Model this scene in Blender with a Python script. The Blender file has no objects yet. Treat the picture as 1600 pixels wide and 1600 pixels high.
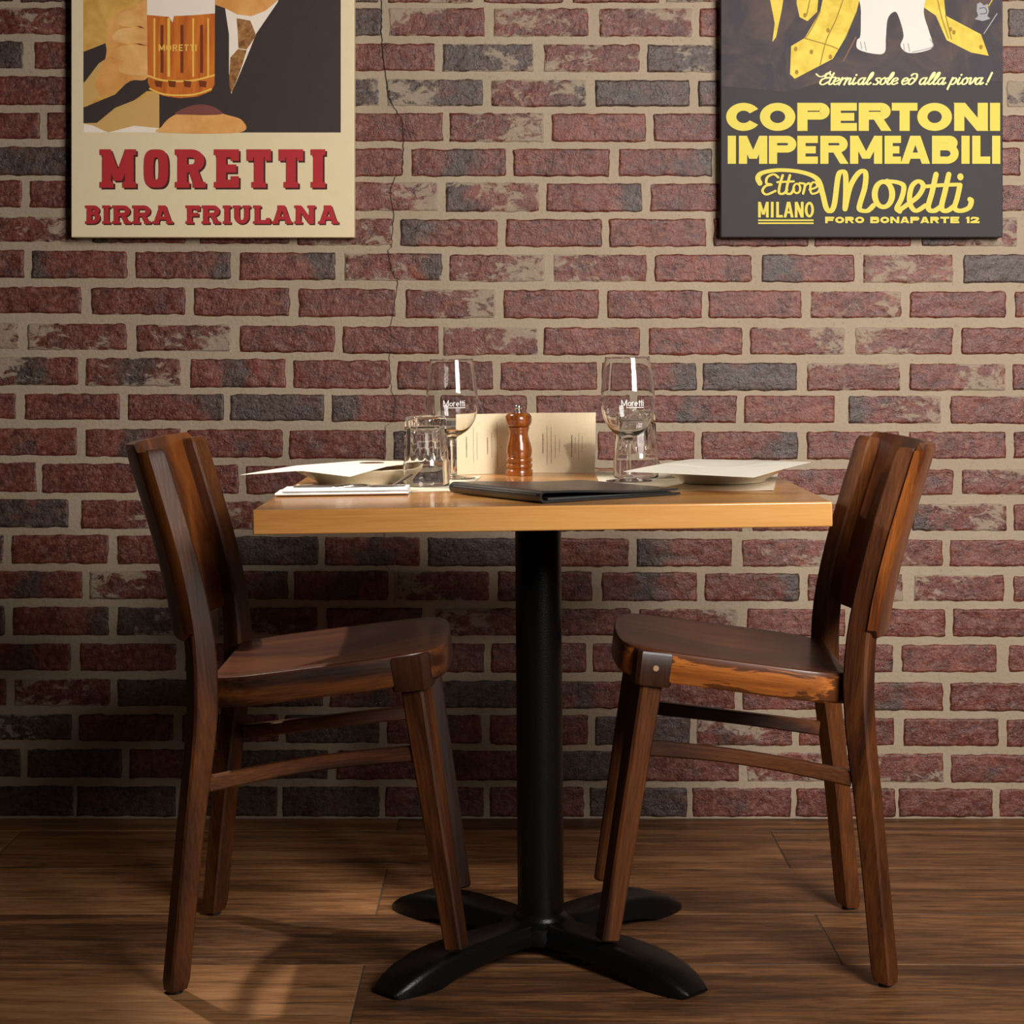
import bpy, math, random
from mathutils import Vector, Matrix, noise

scn = bpy.context.scene
col = scn.collection
rnd = random.Random(7)
R = math.radians

# ------------------------------------------------------------------ camera
F = 2980.0          # focal length in pixels of the 1600 px frame
CAMZ = 0.945        # camera height
HOR = 548.0         # horizon row
cam_d = bpy.data.cameras.new('camera')
cam = bpy.data.objects.new('camera', cam_d)
col.objects.link(cam)
cam.location = (0, 0, CAMZ)
cam.rotation_euler = (R(90), 0, 0)
cam_d.sensor_width = 36.0
cam_d.lens = F / 1600 * 36.0
cam_d.shift_y = -(800 - HOR) / 1600
cam_d.clip_start = 0.05
scn.camera = cam

# ------------------------------------------------------------------ light and exposure
world = bpy.data.worlds.new('world')
scn.world = world
world.use_nodes = True
world.node_tree.nodes['Background'].inputs[0].default_value = (1.0, 0.86, 0.72, 1)
world.node_tree.nodes['Background'].inputs[1].default_value = 0.012


def area(name, loc, target, sx, sy, power, color):
    d = bpy.data.lights.new(name, 'AREA')
    d.shape = 'RECTANGLE'
    d.size = sx
    d.size_y = sy
    d.energy = power
    d.color = color
    o = bpy.data.objects.new(name, d)
    o.location = loc
    o.rotation_euler = (Vector(target) - Vector(loc)).to_track_quat('-Z', 'Y').to_euler()
    col.objects.link(o)
    return o


def spot(name, loc, target, power, color, angle, blend, size):
    d = bpy.data.lights.new(name, 'SPOT')
    d.energy = power
    d.color = color
    d.spot_size = R(angle)
    d.spot_blend = blend
    d.shadow_soft_size = size
    o = bpy.data.objects.new(name, d)
    o.location = loc
    o.rotation_euler = (Vector(target) - Vector(loc)).to_track_quat('-Z', 'Y').to_euler()
    col.objects.link(o)
    return o


area('softbox_light', (1.45, 0.65, 1.92), (0.75, 3.7, 1.20), 1.1, 1.35, 45, (1.0, 0.96, 0.91)).data.spread = R(92)  # unseen softbox at front right, spread narrowed as by a grid
spot('spot_over_left_table', (-1.60, 2.85, 1.75), (0.16, 3.05, 0.72), 82, (1.0, 0.95, 0.87), 22, 0.35, 0.03)
spot('spot_over_left_chair', (-0.90, 3.58, 2.10), (-0.20, 3.04, 0.55), 100, (1.0, 0.88, 0.72), 32, 0.6, 0.03)

scn.view_settings.view_transform = 'Standard'
scn.view_settings.look = 'None'
scn.view_settings.exposure = 0.0
scn.view_settings.gamma = 1.0
scn.view_settings.use_curve_mapping = False


# ------------------------------------------------------------------ helpers
def wp(px, py, Y):
    """world point that the photograph shows at (px, py) when it is Y metres deep"""
    return Vector(((px - 800) * Y / F, Y, CAMZ - (py - HOR) * Y / F))


class MB:
    """collects vertices and faces; build() links them as ONE mesh object"""

    def __init__(self):
        self.v = []
        self.f = []
        self.m = []
        self.mi = 0

    def add(self, verts, faces, mi=None):
        b = len(self.v)
        self.v += [Vector(p) for p in verts]
        self.f += [tuple(b + i for i in f) for f in faces]
        self.m += [self.mi if mi is None else mi] * len(faces)

    def box(self, x0, x1, y0, y1, z0, z1, mi=None):
        v = [(x, y, z) for z in (z0, z1) for y in (y0, y1) for x in (x0, x1)]
        self.add(v, [(0, 2, 3, 1), (4, 5, 7, 6), (0, 1, 5, 4), (2, 6, 7, 3), (0, 4, 6, 2), (1, 3, 7, 5)], mi)

    def loft(self, rings, cap=True, closed=True, mi=None):
        n = len(rings[0])
        v = [p for r in rings for p in r]
        f = []
        for i in range(len(rings) - 1):
            for j in range(n if closed else n - 1):
                a, b = i * n + j, i * n + (j + 1) % n
                f.append((a, b, b + n, a + n))
        if cap:
            f.append(tuple(reversed(range(n))))
            f.append(tuple((len(rings) - 1) * n + j for j in range(n)))
        self.add(v, f, mi)

    def lathe(self, prof, seg=48, c=(0, 0, 0), mod=None, loop=False, mi=None):
        """prof: list of (r, z); r == 0 makes a pole"""
        b = len(self.v)
        ids = []
        for k, (r, z) in enumerate(prof):
            if r < 1e-6:
                self.v.append(Vector((c[0], c[1], c[2] + z)))
                ids.append([len(self.v) - 1])
            else:
                row = []
                for j in range(seg):
                    a = 2 * math.pi * j / seg
                    rr = r * (mod(a, z, k) if mod else 1)
                    self.v.append(Vector((c[0] + rr * math.cos(a), c[1] + rr * math.sin(a), c[2] + z)))
                    row.append(len(self.v) - 1)
                ids.append(row)
        m = self.mi if mi is None else mi
        for k in range(len(ids) - 1):
            p, q = ids[k], ids[k + 1]
            for j in range(seg):
                j2 = (j + 1) % seg
                if len(p) == 1 and len(q) == 1:
                    continue
                if len(p) == 1:
                    self.f.append((p[0], q[j2], q[j]))
                elif len(q) == 1:
                    self.f.append((p[j], p[j2], q[0]))
                else:
                    self.f.append((p[j], p[j2], q[j2], q[j]))
                self.m.append(m)

    def build(self, name, mats, parent=None, smooth=None, bevel=None, fix=True):
        me = bpy.data.meshes.new(name)
        me.from_pydata(self.v, [], self.f)
        if not isinstance(mats, (list, tuple)):
            mats = [mats]
        for m in mats:
            me.materials.append(m)
        me.polygons.foreach_set('material_index', self.m)
        if fix:
            import bmesh
            bm = bmesh.new()
            bm.from_mesh(me)
            bmesh.ops.recalc_face_normals(bm, faces=bm.faces)
            bm.to_mesh(me)
            bm.free()
        if smooth:
            for p in me.polygons:
                p.use_smooth = True
            me.set_sharp_from_angle(angle=R(smooth))
        me.update()
        o = bpy.data.objects.new(name, me)
        col.objects.link(o)
        if parent:
            o.parent = parent
        if bevel:
            b = o.modifiers.new('bevel', 'BEVEL')
            b.width = bevel
            b.segments = 3
            b.limit_method = 'ANGLE'
            b.angle_limit = R(35)
            b.harden_normals = False
            for p in me.polygons:
                p.use_smooth = True
            me.set_sharp_from_angle(angle=R(50))
        return o


def tag(o, label, cat, group=None):
    o['label'] = label
    o['category'] = cat
    if group:
        o['group'] = group
    return o


def empty(name, loc, label, cat, group=None, rot=(0, 0, 0)):
    o = bpy.data.objects.new(name, None)
    col.objects.link(o)
    o.location = loc
    o.rotation_euler = rot
    o.empty_display_size = 0.1
    return tag(o, label, cat, group)


def struct(o):
    o['kind'] = 'structure'
    return o


def copy_tree(o, parent=None):
    c = o.copy()
    col.objects.link(c)
    if parent:
        c.parent = parent
    for ch in list(o.children):
        copy_tree(ch, c)
    return c


def catmull(pts, n=8, closed=False):
    pts = [Vector(p) for p in pts]
    out = []
    m = len(pts)
    rng = range(m if closed else m - 1)
    for i in rng:
        if closed:
            p0, p1, p2, p3 = pts[(i - 1) % m], pts[i], pts[(i + 1) % m], pts[(i + 2) % m]
        else:
            p0, p1, p2, p3 = pts[max(i - 1, 0)], pts[i], pts[i + 1], pts[min(i + 2, m - 1)]
        for k in range(n):
            t = k / n
            out.append(0.5 * ((2 * p1) + (p2 - p0) * t + (2 * p0 - 5 * p1 + 4 * p2 - p3) * t * t + (3 * p1 - p0 - 3 * p2 + p3) * t ** 3))
    if not closed:
        out.append(pts[-1].copy())
    return out


# ------------------------------------------------------------------ materials
class NT:
    def __init__(self, name):
        self.mat = bpy.data.materials.new(name)
        self.mat.use_nodes = True
        self.t = self.mat.node_tree
        self.b = self.t.nodes['Principled BSDF']

    def n(self, typ, **kw):
        o = self.t.nodes.new(typ)
        for k, v in kw.items():
            if k.startswith('i_'):
                key = k[2:]
                o.inputs[int(key) if key.isdigit() else key].default_value = v
            else:
                setattr(o, k, v)
        return o

    def l(self, a, b):
        self.t.links.new(a, b)

    def obj(self):
        return self.n('ShaderNodeTexCoord').outputs['Object']

    def mapping(self, src, scale=(1, 1, 1), loc=(0, 0, 0), rot=(0, 0, 0)):
        m = self.n('ShaderNodeMapping')
        m.inputs['Scale'].default_value = scale
        m.inputs['Location'].default_value = loc
        m.inputs['Rotation'].default_value = rot
        self.l(src, m.inputs['Vector'])
        return m.outputs[0]

    def noise(self, src, scale, detail=4, rough=0.55, dist=0.0):
        m = self.n('ShaderNodeTexNoise')
        m.inputs['Scale'].default_value = scale
        m.inputs['Detail'].default_value = detail
        m.inputs['Roughness'].default_value = rough
        m.inputs['Distortion'].default_value = dist
        self.l(src, m.inputs['Vector'])
        return m.outputs['Fac']

    def ramp(self, fac, stops, interp='LINEAR'):
        r = self.n('ShaderNodeValToRGB')
        r.color_ramp.interpolation = interp
        e = r.color_ramp.elements
        while len(e) < len(stops):
            e.new(0.5)
        for i, (p, c) in enumerate(stops):
            e[i].position = p
            e[i].color = (c, c, c, 1) if isinstance(c, (int, float)) else (c[0], c[1], c[2], 1)
        self.l(fac, r.inputs[0])
        return r.outputs[0]

    def mix(self, fac, a, b, mode='MIX'):
        m = self.n('ShaderNodeMix', data_type='RGBA', blend_type=mode)
        for s, v in ((m.inputs[0], fac), (m.inputs[6], a), (m.inputs[7], b)):
            if hasattr(v, 'links'):
                self.l(v, s)
            elif isinstance(v, (int, float)):
                s.default_value = v
            else:
                s.default_value = (v[0], v[1], v[2], 1)
        return m.outputs[2]

    def math(self, op, a, b=0.0, c=None, clamp=False):
        m = self.n('ShaderNodeMath', operation=op, use_clamp=clamp)
        for s, v in ((m.inputs[0], a), (m.inputs[1], b), (m.inputs[2], c)):
            if v is None:
                continue
            if hasattr(v, 'links'):
                self.l(v, s)
            else:
                s.default_value = v
        return m.outputs[0]

    def bump(self, h, strength=0.3, dist=0.002, normal=None):
        b = self.n('ShaderNodeBump')
        b.inputs['Strength'].default_value = strength
        b.inputs['Distance'].default_value = dist
        self.l(h, b.inputs['Height'])
        if normal is not None:
            self.l(normal, b.inputs['Normal'])
        return b.outputs[0]

    def set(self, **kw):
        for k, v in kw.items():
            s = self.b.inputs[k.replace('_', ' ')]
            if hasattr(v, 'links'):
                self.l(v, s)
            elif isinstance(v, (int, float)):
                s.default_value = v
            else:
                s.default_value = (v[0], v[1], v[2], 1) if len(v) == 3 else v
        return self.mat


def srgb(r, g, b):
    f = lambda c: (c / 255 / 12.92) if c <= 10 else ((c / 255 + 0.055) / 1.055) ** 2.4
    return (f(r), f(g), f(b))


def plain(name, c, rough=0.5, spec=0.5, metal=0.0, bumpscale=None, bumpstr=0.1, var=0.0, vscale=60):
    t = NT(name)
    o = t.obj()
    if var:
        nz = t.noise(o, vscale, 4)
        cc = t.ramp(nz, [(0.25, [x * (1 - var) for x in c]), (0.75, [min(1, x * (1 + var)) for x in c])])
        t.set(Base_Color=cc)
    else:
        t.set(Base_Color=c)
    t.set(Roughness=rough, Metallic=metal)
    t.b.inputs['Specular IOR Level'].default_value = spec
    if bumpscale:
        t.set(Normal=t.bump(t.noise(o, bumpscale, 3), bumpstr, 0.001))
    return t.mat


def wood(name, axis, cols, rough=0.3, scale=1.0, bands=14.0, coat=0.0, dist=2.2, pores=0.5):
    """axis: 0, 1 or 2 - the way the grain runs; cols: four colours dark to light"""
    t = NT(name)
    o = t.obj()
    sc = [9.0 * scale] * 3
    sc[axis] = 0.9 * scale
    m = t.mapping(o, tuple(sc))
    warp = t.noise(m, 1.2, 3, 0.5)
    # growth-ring figure
    sc2 = [bands * scale] * 3
    sc2[axis] = bands * 0.10 * scale
    m2 = t.mapping(o, tuple(sc2), loc=(0.37, 0.81, 0.13))
    n2 = t.noise(m2, 0.55, 2, 0.45, 0.6)
    rings = t.math('SINE', t.math('MULTIPLY', n2, 34.0))
    rings = t.math('MULTIPLY_ADD', rings, 0.5, 0.5)
    sc3 = [170.0] * 3
    sc3[axis] = 7.0
    fine = t.noise(t.mapping(o, tuple(sc3)), 1.6, 3, 0.6)
    f = t.math('MULTIPLY_ADD', rings, 0.26, t.math('MULTIPLY', warp, 0.50))
    f = t.math('ADD', f, t.math('MULTIPLY_ADD', fine, 0.95 * pores, -0.36 * pores))
    c = t.ramp(f, [(0.18, cols[0]), (0.40, cols[1]), (0.62, cols[2]), (0.85, cols[3])])
    t.set(Base_Color=c, Roughness=rough)
    if coat:
        t.set(Coat_Weight=coat, Coat_Roughness=0.12)
    t.b.inputs['Specular IOR Level'].default_value = 0.38
    t.set(Normal=t.bump(fine, 0.3, 0.0008))
    return t.mat


def mat_brick():
    t = NT('brick')
    at = t.n('ShaderNodeVertexColor', layer_name='brick')
    sep = t.n('ShaderNodeSeparateColor')
    t.l(at.outputs['Color'], sep.inputs[0])
    dark, hue, smear = sep.outputs[0], sep.outputs[1], sep.outputs[2]
    o = t.obj()
    n1 = t.noise(o, 22, 6, 0.62)
    n2 = t.noise(o, 95, 5, 0.65)
    n3 = t.noise(t.mapping(o, (1, 1, 1.7), rot=(0, 0.35, 0)), 30, 8, 0.72, 0.5)
    n4 = t.noise(o, 330, 2, 0.6)
    red = t.mix(hue, srgb(98, 41, 29), srgb(120, 61, 47))
    red = t.mix(t.ramp(n1, [(0.35, 0.0), (0.7, 1.0)]), red, srgb(78, 35, 28))
    red = t.mix(t.ramp(n2, [(0.52, 0.0), (0.72, 0.75)]), red, srgb(142, 96, 76))
    red = t.mix(t.ramp(n2, [(0.30, 0.85), (0.47, 0.0)]), red, srgb(46, 26, 22))
    dk = t.mix(t.ramp(n2, [(0.35, 0.0), (0.75, 1.0)]), srgb(48, 36, 32), srgb(94, 70, 61))
    dm = t.math('MULTIPLY_ADD', t.math('SUBTRACT', n1, 0.5), 1.6, dark)
    base = t.mix(t.ramp(dm, [(0.32, 0.0), (0.72, 1.0)]), red, dk)
    mort = t.mix(n2, srgb(150, 134, 114), srgb(169, 153, 132))
    sm = t.math('MULTIPLY_ADD', t.math('SUBTRACT', n3, 0.5), 1.5, smear)
    smk = t.ramp(sm, [(0.50, 0.0), (0.60, 1.0)])
    base = t.mix(t.math('MULTIPLY', smk, 0.78), base, mort)
    t.set(Base_Color=base)
    rg = t.ramp(n2, [(0.3, 0.20), (0.8, 0.42)])
    t.set(Roughness=t.mix(smk, rg, (0.8, 0.8, 0.8)))
    t.b.inputs['Specular IOR Level'].default_value = 0.5
    nb = t.bump(n4, 0.25, 0.0008)
    nb = t.bump(n2, 0.8, 0.0035, nb)
    t.set(Normal=t.bump(n3, 0.55, 0.0035, nb))
    return t.mat


def mat_mortar():
    t = NT('mortar')
    o = t.obj()
    n1 = t.noise(o, 9, 4)
    n2 = t.noise(o, 140, 5, 0.65)
    c = t.mix(n1, srgb(150, 133, 113), srgb(170, 152, 131))
    c = t.mix(t.ramp(n2, [(0.25, 0.6), (0.42, 0.0)]), c, srgb(118, 98, 74))
    t.set(Base_Color=c, Roughness=0.88)
    t.b.inputs['Specular IOR Level'].default_value = 0.25
    t.set(Normal=t.bump(n2, 0.6, 0.003))
    return t.mat


def mat_floor():
    t = NT('floor_planks')
    at = t.n('ShaderNodeVertexColor', layer_name='plank')
    sep = t.n('ShaderNodeSeparateColor')
    t.l(at.outputs['Color'], sep.inputs[0])
    o = t.obj()
    off = t.n('ShaderNodeCombineXYZ')
    t.l(t.math('MULTIPLY', sep.outputs[0], 37.0), off.inputs[0])
    t.l(t.math('MULTIPLY', sep.outputs[1], 23.0), off.inputs[1])
    add = t.n('ShaderNodeVectorMath', operation='ADD')
    t.l(o, add.inputs[0])
    t.l(off.outputs[0], add.inputs[1])
    p = add.outputs[0]
    n1 = t.noise(t.mapping(p, (1.4, 11, 1)), 1.0, 5, 0.6, 1.2)
    n2 = t.noise(t.mapping(p, (7, 105, 1)), 1.0, 8, 0.75, 0.6)
    n3 = t.noise(t.mapping(p, (3.2, 24, 1)), 1.0, 4, 0.6, 2.0)
    n4 = t.noise(t.mapping(p, (28, 210, 1)), 1.0, 6, 0.7, 1.0)
    f = t.math('ADD', t.math('MULTIPLY', n1, 0.40), t.math('MULTIPLY', n2, 0.40))
    f = t.math('ADD', f, t.math('MULTIPLY', n4, 0.16))
    f = t.math('ADD', f, t.math('MULTIPLY_ADD', sep.outputs[2], 0.16, -0.03))
    c = t.ramp(f, [(0.34, srgb(38, 25, 17)), (0.45, srgb(98, 64, 39)), (0.53, srgb(146, 100, 62)), (0.66, srgb(190, 140, 94))])
    c = t.mix(t.ramp(n3, [(0.56, 0.0), (0.74, 0.85)]), c, srgb(50, 35, 26))
    t.set(Base_Color=c, Roughness=t.ramp(n2, [(0.3, 0.42), (0.8, 0.58)]))
    t.b.inputs['Specular IOR Level'].default_value = 0.4
    t.set(Normal=t.bump(n2, 0.25, 0.0012))
    return t.mat


M = {}
M['brick'] = mat_brick()
M['mortar'] = mat_mortar()
M['crack'] = plain('crack', (0.012, 0.010, 0.008), 0.9)
M['floor'] = mat_floor()
M['grout'] = plain('grout', srgb(84, 68, 54), 0.85)
CH = [srgb(26, 11, 5), srgb(60, 29, 12), srgb(98, 53, 21), srgb(146, 86, 37)]
M['chair_z'] = wood('chair_wood_upright', 2, CH, 0.46, coat=0.06)
M['chair_x'] = wood('chair_wood_long', 0, CH, 0.46, coat=0.06)
M['panel'] = wood('chair_back_veneer', 2, [srgb(42, 20, 10), srgb(92, 46, 20), srgb(136, 76, 32), srgb(160, 98, 44)], 0.34, bands=12, coat=0.15)
M['seat'] = wood('chair_seat_wood', 0, [srgb(44, 21, 13), srgb(78, 40, 24), srgb(104, 57, 34), srgb(130, 75, 46)], 0.36, coat=0.12)
M['worn'] = wood('chair_wood_worn', 0, [srgb(80, 42, 16), srgb(142, 78, 30), srgb(184, 108, 42), srgb(206, 130, 56)], 0.36, coat=0.2)
M['block'] = wood('chair_corner_wood', 2, [srgb(18, 8, 4), srgb(40, 19, 10), srgb(62, 31, 15), srgb(88, 48, 24)], 0.40, coat=0.08)


def wear(mat_):
    t_ = mat_.node_tree
    b_ = t_.nodes['Principled BSDF']
    old = b_.inputs['Base Color'].links[0].from_socket
    h = NT.__new__(NT)
    h.mat, h.t, h.b = mat_, t_, b_
    n_ = h.noise(h.mapping(h.obj(), (7, 9, 34)), 1.0, 6, 0.6, 0.9)
    k_ = h.ramp(n_, [(0.50, 0.0), (0.54, 0.85)])
    t_.links.new(h.mix(k_, old, srgb(58, 29, 13)), b_.inputs['Base Color'])


wear(M['worn'])
M['legtip'] = plain('bare_wood_tip', srgb(150, 116, 82), 0.7, var=0.25, vscale=120)
M['rubber'] = plain('black_glide', (0.010, 0.009, 0.008), 0.6)
M['top'] = wood('table_top_wood', 0, [srgb(174, 112, 54), srgb(200, 140, 76), srgb(212, 156, 90), srgb(222, 172, 106)], 0.22, bands=6, coat=0.35, pores=0.4)
M['iron'] = plain('black_cast_iron', (0.004, 0.0038, 0.0038), 0.30, 0.26, bumpscale=420, bumpstr=0.35)
M['paper'] = plain('cream_paper', srgb(240, 233, 217), 0.85, 0.2, var=0.03, vscale=300)
M['kraft'] = plain('menu_paper', srgb(226, 208, 174), 0.85, 0.2, var=0.04, vscale=260)
M['mat'] = plain('placemat_paper', srgb(226, 214, 192), 0.88, 0.2, var=0.03, vscale=200)
M['linen'] = plain('white_napkin', srgb(240, 238, 236), 0.85, 0.2, bumpscale=900, bumpstr=0.15)
M['ink'] = plain('menu_ink', srgb(86, 74, 62), 0.8)
M['emblem'] = plain('menu_emblem_ink', srgb(96, 56, 46), 0.8)
M['plate'] = plain('plate_glaze', srgb(222, 206, 178), 0.28, 0.5)
M['leather'] = plain('black_leather', (0.018, 0.018, 0.019), 0.27, 0.6, bumpscale=700, bumpstr=0.25)
M['lining'] = plain('leather_lining', (0.030, 0.034, 0.030), 0.55)
M['steel'] = plain('cutlery_steel', (0.72, 0.70, 0.67), 0.18, metal=1.0)
M['nut'] = plain('mill_nut_steel', (0.55, 0.53, 0.50), 0.22, metal=1.0)
M['mill'] = wood('mill_wood', 2, [srgb(78, 36, 12), srgb(122, 62, 22), srgb(150, 82, 32), srgb(176, 104, 46)], 0.22, scale=3.0, coat=0.6)
M['print_white'] = plain('glass_print', (0.85, 0.85, 0.83), 0.5)


def mat_glass():
    t = NT('clear_glass')
    t.set(Base_Color=(0.98, 0.985, 0.98), Roughness=0.0, IOR=1.47, Transmission_Weight=1.0)
    return t.mat


M['glass'] = mat_glass()

# ------------------------------------------------------------------ the wall
WY = 3.852          # face of the mortar
PXM = WY / F

# one entry per course: (top,bottom) at the left, middle and right of the picture, then the bricks as (x0, x1, code)
# codes: r red, p pale plum, mostly the light's sheen put into the colour, d dark, a dark on the left, b dark on the right, m dark in the middle; capitals are smeared with mortar
ROWS = [
    ((-40, 3), (-42, 5), (-44, 2), [(-130, 20, 'd'), (34, 180, 'd'), (196, 340, 'r'), (356, 500, 'r'), (515, 590, 'd'), (606, 740, 'R'), (756, 880, 'r'), (896, 1030, 'r'), (1042, 1190, 'A'), (1204, 1350, 'r'), (1364, 1510, 'r'), (1524, 1690, 'r')]),
    ((12, 54), (13, 57), (14, 58), [(-30, 112, 'R'), (126, 270, 'r'), (286, 430, 'r'), (446, 596, 'd'), (608, 757, 'R'), (772, 919, 'R'), (937, 1081, 'R'), (1093, 1240, 'r'), (1254, 1400, 'r'), (1414, 1558, 'r'), (1575, 1720, 'D')]),
    ((65, 107), (69, 112), (72, 115), [(-110, 36, 'd'), (54, 200, 'r'), (214, 360, 'r'), (374, 516, 'r'), (529, 679, 'r'), (692, 834, 'D'), (850, 999, 'R'), (1011, 1160, 'D'), (1174, 1310, 'r'), (1324, 1466, 'r'), (1480, 1640, 'r')]),
    ((119, 164), (125, 166), (127, 167), [(-40, 118, 'r'), (132, 280, 'r'), (296, 440, 'r'), (450, 592, 'D'), (606, 754, 'D'), (768, 916, 'B'), (930, 1078, 'd'), (1091, 1240, 'd'), (1254, 1400, 'r'), (1414, 1558, 'r'), (1573, 1720, 'D')]),
    ((176, 217), (177, 222), (180, 221), [(-90, 62, 'r'), (74, 220, 'r'), (234, 380, 'r'), (394, 532, 'r'), (545, 692, 'r'), (703, 850, 'R'), (862, 1009, 'p'), (1021, 1165, 'r'), (1180, 1320, 'r'), (1334, 1466, 'r'), (1480, 1640, 'r')]),
    ((229, 274), (233, 276), (231, 274), [(-40, 116, 'd'), (130, 278, 'r'), (292, 440, 'r'), (482, 629, 'r'), (643, 790, 'm'), (802, 952, 'r'), (967, 1112, 'b'), (1126, 1280, 'r'), (1294, 1436, 'r'), (1450, 1594, 'p'), (1606, 1760, 'p')]),
    ((282, 324), (286, 331), (289, 330), [(-100, 34, 'r'), (47, 190, 'r'), (204, 350, 'r'), (364, 522, 'r'), (536, 684, 'P'), (697, 842, 'A'), (854, 1003, 'b'), (1016, 1165, 'r'), (1180, 1320, 'r'), (1334, 1466, 'r'), (1480, 1640, 'P')]),
    ((339, 377), (343, 386), (340, 384), [(-20, 130, 'R'), (145, 290, 'a'), (313, 451, 'r'), (464, 613, 'R'), (626, 777, 'a'), (791, 940, 'r'), (952, 1103, 'p'), (1115, 1263, 'r'), (1273, 1423, 'p'), (1440, 1589, 'A'), (1604, 1760, 'p')]),
    ((391, 434), (398, 440), (398, 442), [(-110, 37, 'r'), (50, 198, 'a'), (212, 360, 'b'), (375, 524, 'b'), (539, 690, 'B'), (702, 851, 'R'), (865, 1010, 'P'), (1023, 1174, 'p'), (1190, 1335, 'a'), (1349, 1489, 'P'), (1505, 1660, 'd')]),
    ((448, 489), (453, 498), (456, 496), [(-30, 127, 'r'), (143, 290, 'r'), (304, 452, 'r'), (467, 617, 'r'), (634, 774, 'R'), (787, 935, 'p'), (949, 1097, 'p'), (1107, 1252, 'g'), (1267, 1408, 'P'), (1422, 1572, 'p'), (1586, 1740, 'p')]),
    ((505, 545), (512, 555), (512, 553), [(-120, 31, 'R'), (44, 198, 'R'), (214, 361, 'R'), (375, 523, 'r'), (536, 685, 'r'), (693, 840, 'R'), (850, 1000, 'p'), (1014, 1160, 'p'), (1172, 1320, 'P'), (1337, 1488, 'P'), (1502, 1650, 'b')]),
    ((557, 601), (566, 610), (569, 610), [(-30, 122, 'M'), (135, 283, 'M'), (298, 446, 'm'), (458, 608, 'r'), (621, 770, 'r'), (782, 933, 'p'), (940, 1088, 'b'), (1098, 1245, 'd'), (1261, 1406, 'P'), (1421, 1570, 'P'), (1582, 1740, 'r')]),
    ((615, 655), (618, 660), (619, 662), [(-120, 25, 'R'), (40, 187, 'r'), (200, 350, 'b'), (360, 506, 'd'), (518, 667, 'a'), (683, 823, 'r'), (838, 985, 'p'), (1000, 1151, 'm'), (1163, 1304, 'p'), (1326, 1470, 'A'), (1485, 1640, 'p')]),
    ((669, 711), (674, 720), (675, 716), [(-30, 120, 'r'), (135, 283, 'm'), (294, 442, 'r'), (452, 603, 'r'), (615, 760, 'd'), (773, 920, 'p'), (934, 1085, 'p'), (1096, 1247, 'b'), (1261, 1405, 'p'), (1420, 1571, 'p'), (1584, 1740, 'r')]),
    ((723, 769), (732, 775), (734, 772), [(-90, 57, 'r'), (66, 214, 'r'), (230, 373, 'r'), (385, 530, 'r'), (545, 690, 'r'), (705, 850, 'r'), (865, 1010, 'p'), (1024, 1175, 'p'), (1190, 1329, 'p'), (1342, 1489, 'p'), (1503, 1650, 'R')]),
    ((780, 824), (787, 830), (788, 829), [(-40, 107, 'd'), (128, 275, 'R'), (320, 465, 'R'), (480, 625, 'r'), (640, 785, 'd'), (800, 945, 'p'), (960, 1160, 'p'), (1175, 1320, 'p'), (1425, 1573, 'A'), (1584, 1740, 'p')]),
    ((835, 880), (841, 885), (844, 885), [(-130, 6, 'D'), (18, 169, 'r'), (184, 330, 'r'), (345, 497, 'd'), (508, 656, 'm'), (669, 815, 'd'), (833, 982, 'p'), (995, 1144, 'a'), (1160, 1310, 'P'), (1325, 1473, 'P'), (1484, 1640, 'p')]),
    ((892, 934), (893, 939), (899, 939), [(-30, 129, 'm'), (141, 290, 'R'), (300, 450, 'b'), (460, 606, 'm'), (621, 764, 'R'), (778, 925, 'r'), (941, 1089, 'm'), (1102, 1249, 'b'), (1262, 1410, 'P'), (1428, 1568, 'R'), (1583, 1740, 'p')]),
    ((948, 992), (951, 993), (952, 995), [(-130, 7, 'd'), (21, 170, 'b'), (184, 325, 'D'), (342, 495, 'R'), (511, 660, 'b'), (680, 820, 'R'), (835, 985, 'r'), (998, 1152, 'R'), (1167, 1320, 'p'), (1330, 1477, 'p'), (1489, 1640, 'r')]),
    ((1006, 1047), (1005, 1051), (1008, 1050), [(-30, 110, 'm'), (126, 275, 'r'), (290, 440, 'r'), (456, 600, 'r'), (614, 757, 'r'), (768, 916, 'm'), (926, 1075, 'm'), (1085, 1230, 'r'), (1243, 1395, 'p'), (1409, 1557, 'p'), (1576, 1740, 'p')]),
    ((1060, 1102), (1064, 1106), (1067, 1111), [(-130, 10, 'r'), (23, 173, 'R'), (184, 335, 'd'), (350, 505, 'd'), (515, 665, 'm'), (678, 820, 'd'), (833, 985, 'm'), (998, 1148, 'r'), (1160, 1310, 'p'), (1322, 1473, 'm'), (1484, 1640, 'r')]),
    ((1116, 1156), (1117, 1163), (1124, 1166), [(-40, 112, 'D'), (124, 271, 'r'), (285, 435, 'm'), (446, 593, 'd'), (605, 752, 'm'), (766, 918, 'r'), (930, 1078, 'd'), (1089, 1237, 'M'), (1248, 1397, 'p'), (1412, 1560, 'r'), (1573, 1740, 'b')]),
    ((1170, 1214), (1173, 1219), (1179, 1222), [(-120, 32, 'd'), (43, 191, 'd'), (203, 350, 'r'), (365, 512, 'd'), (526, 680, 'r'), (695, 845, 'r'), (858, 1000, 'd'), (1004, 1155, 'r'), (1168, 1310, 'P'), (1325, 1474, 'P'), (1486, 1640, 'p')]),
    ((1228, 1275), (1230, 1276), (1233, 1276), [(-30, 115, 'd'), (121, 275, 'd'), (290, 433, 'd'), (441, 593, 'd'), (602, 756, 'm'), (766, 912, 'm'), (922, 1073, 'd'), (1082, 1236, 'r'), (1244, 1399, 'r'), (1404, 1551, 'r'), (1562, 1740, 'r')]),
]


def row_y(row, x, k):
    l, c, r = row[0][k], row[1][k], row[2][k]
    if x < 800:
        return l + (c - l) * (x / 800)
    return c + (r - c) * ((x - 800) / 800)


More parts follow.
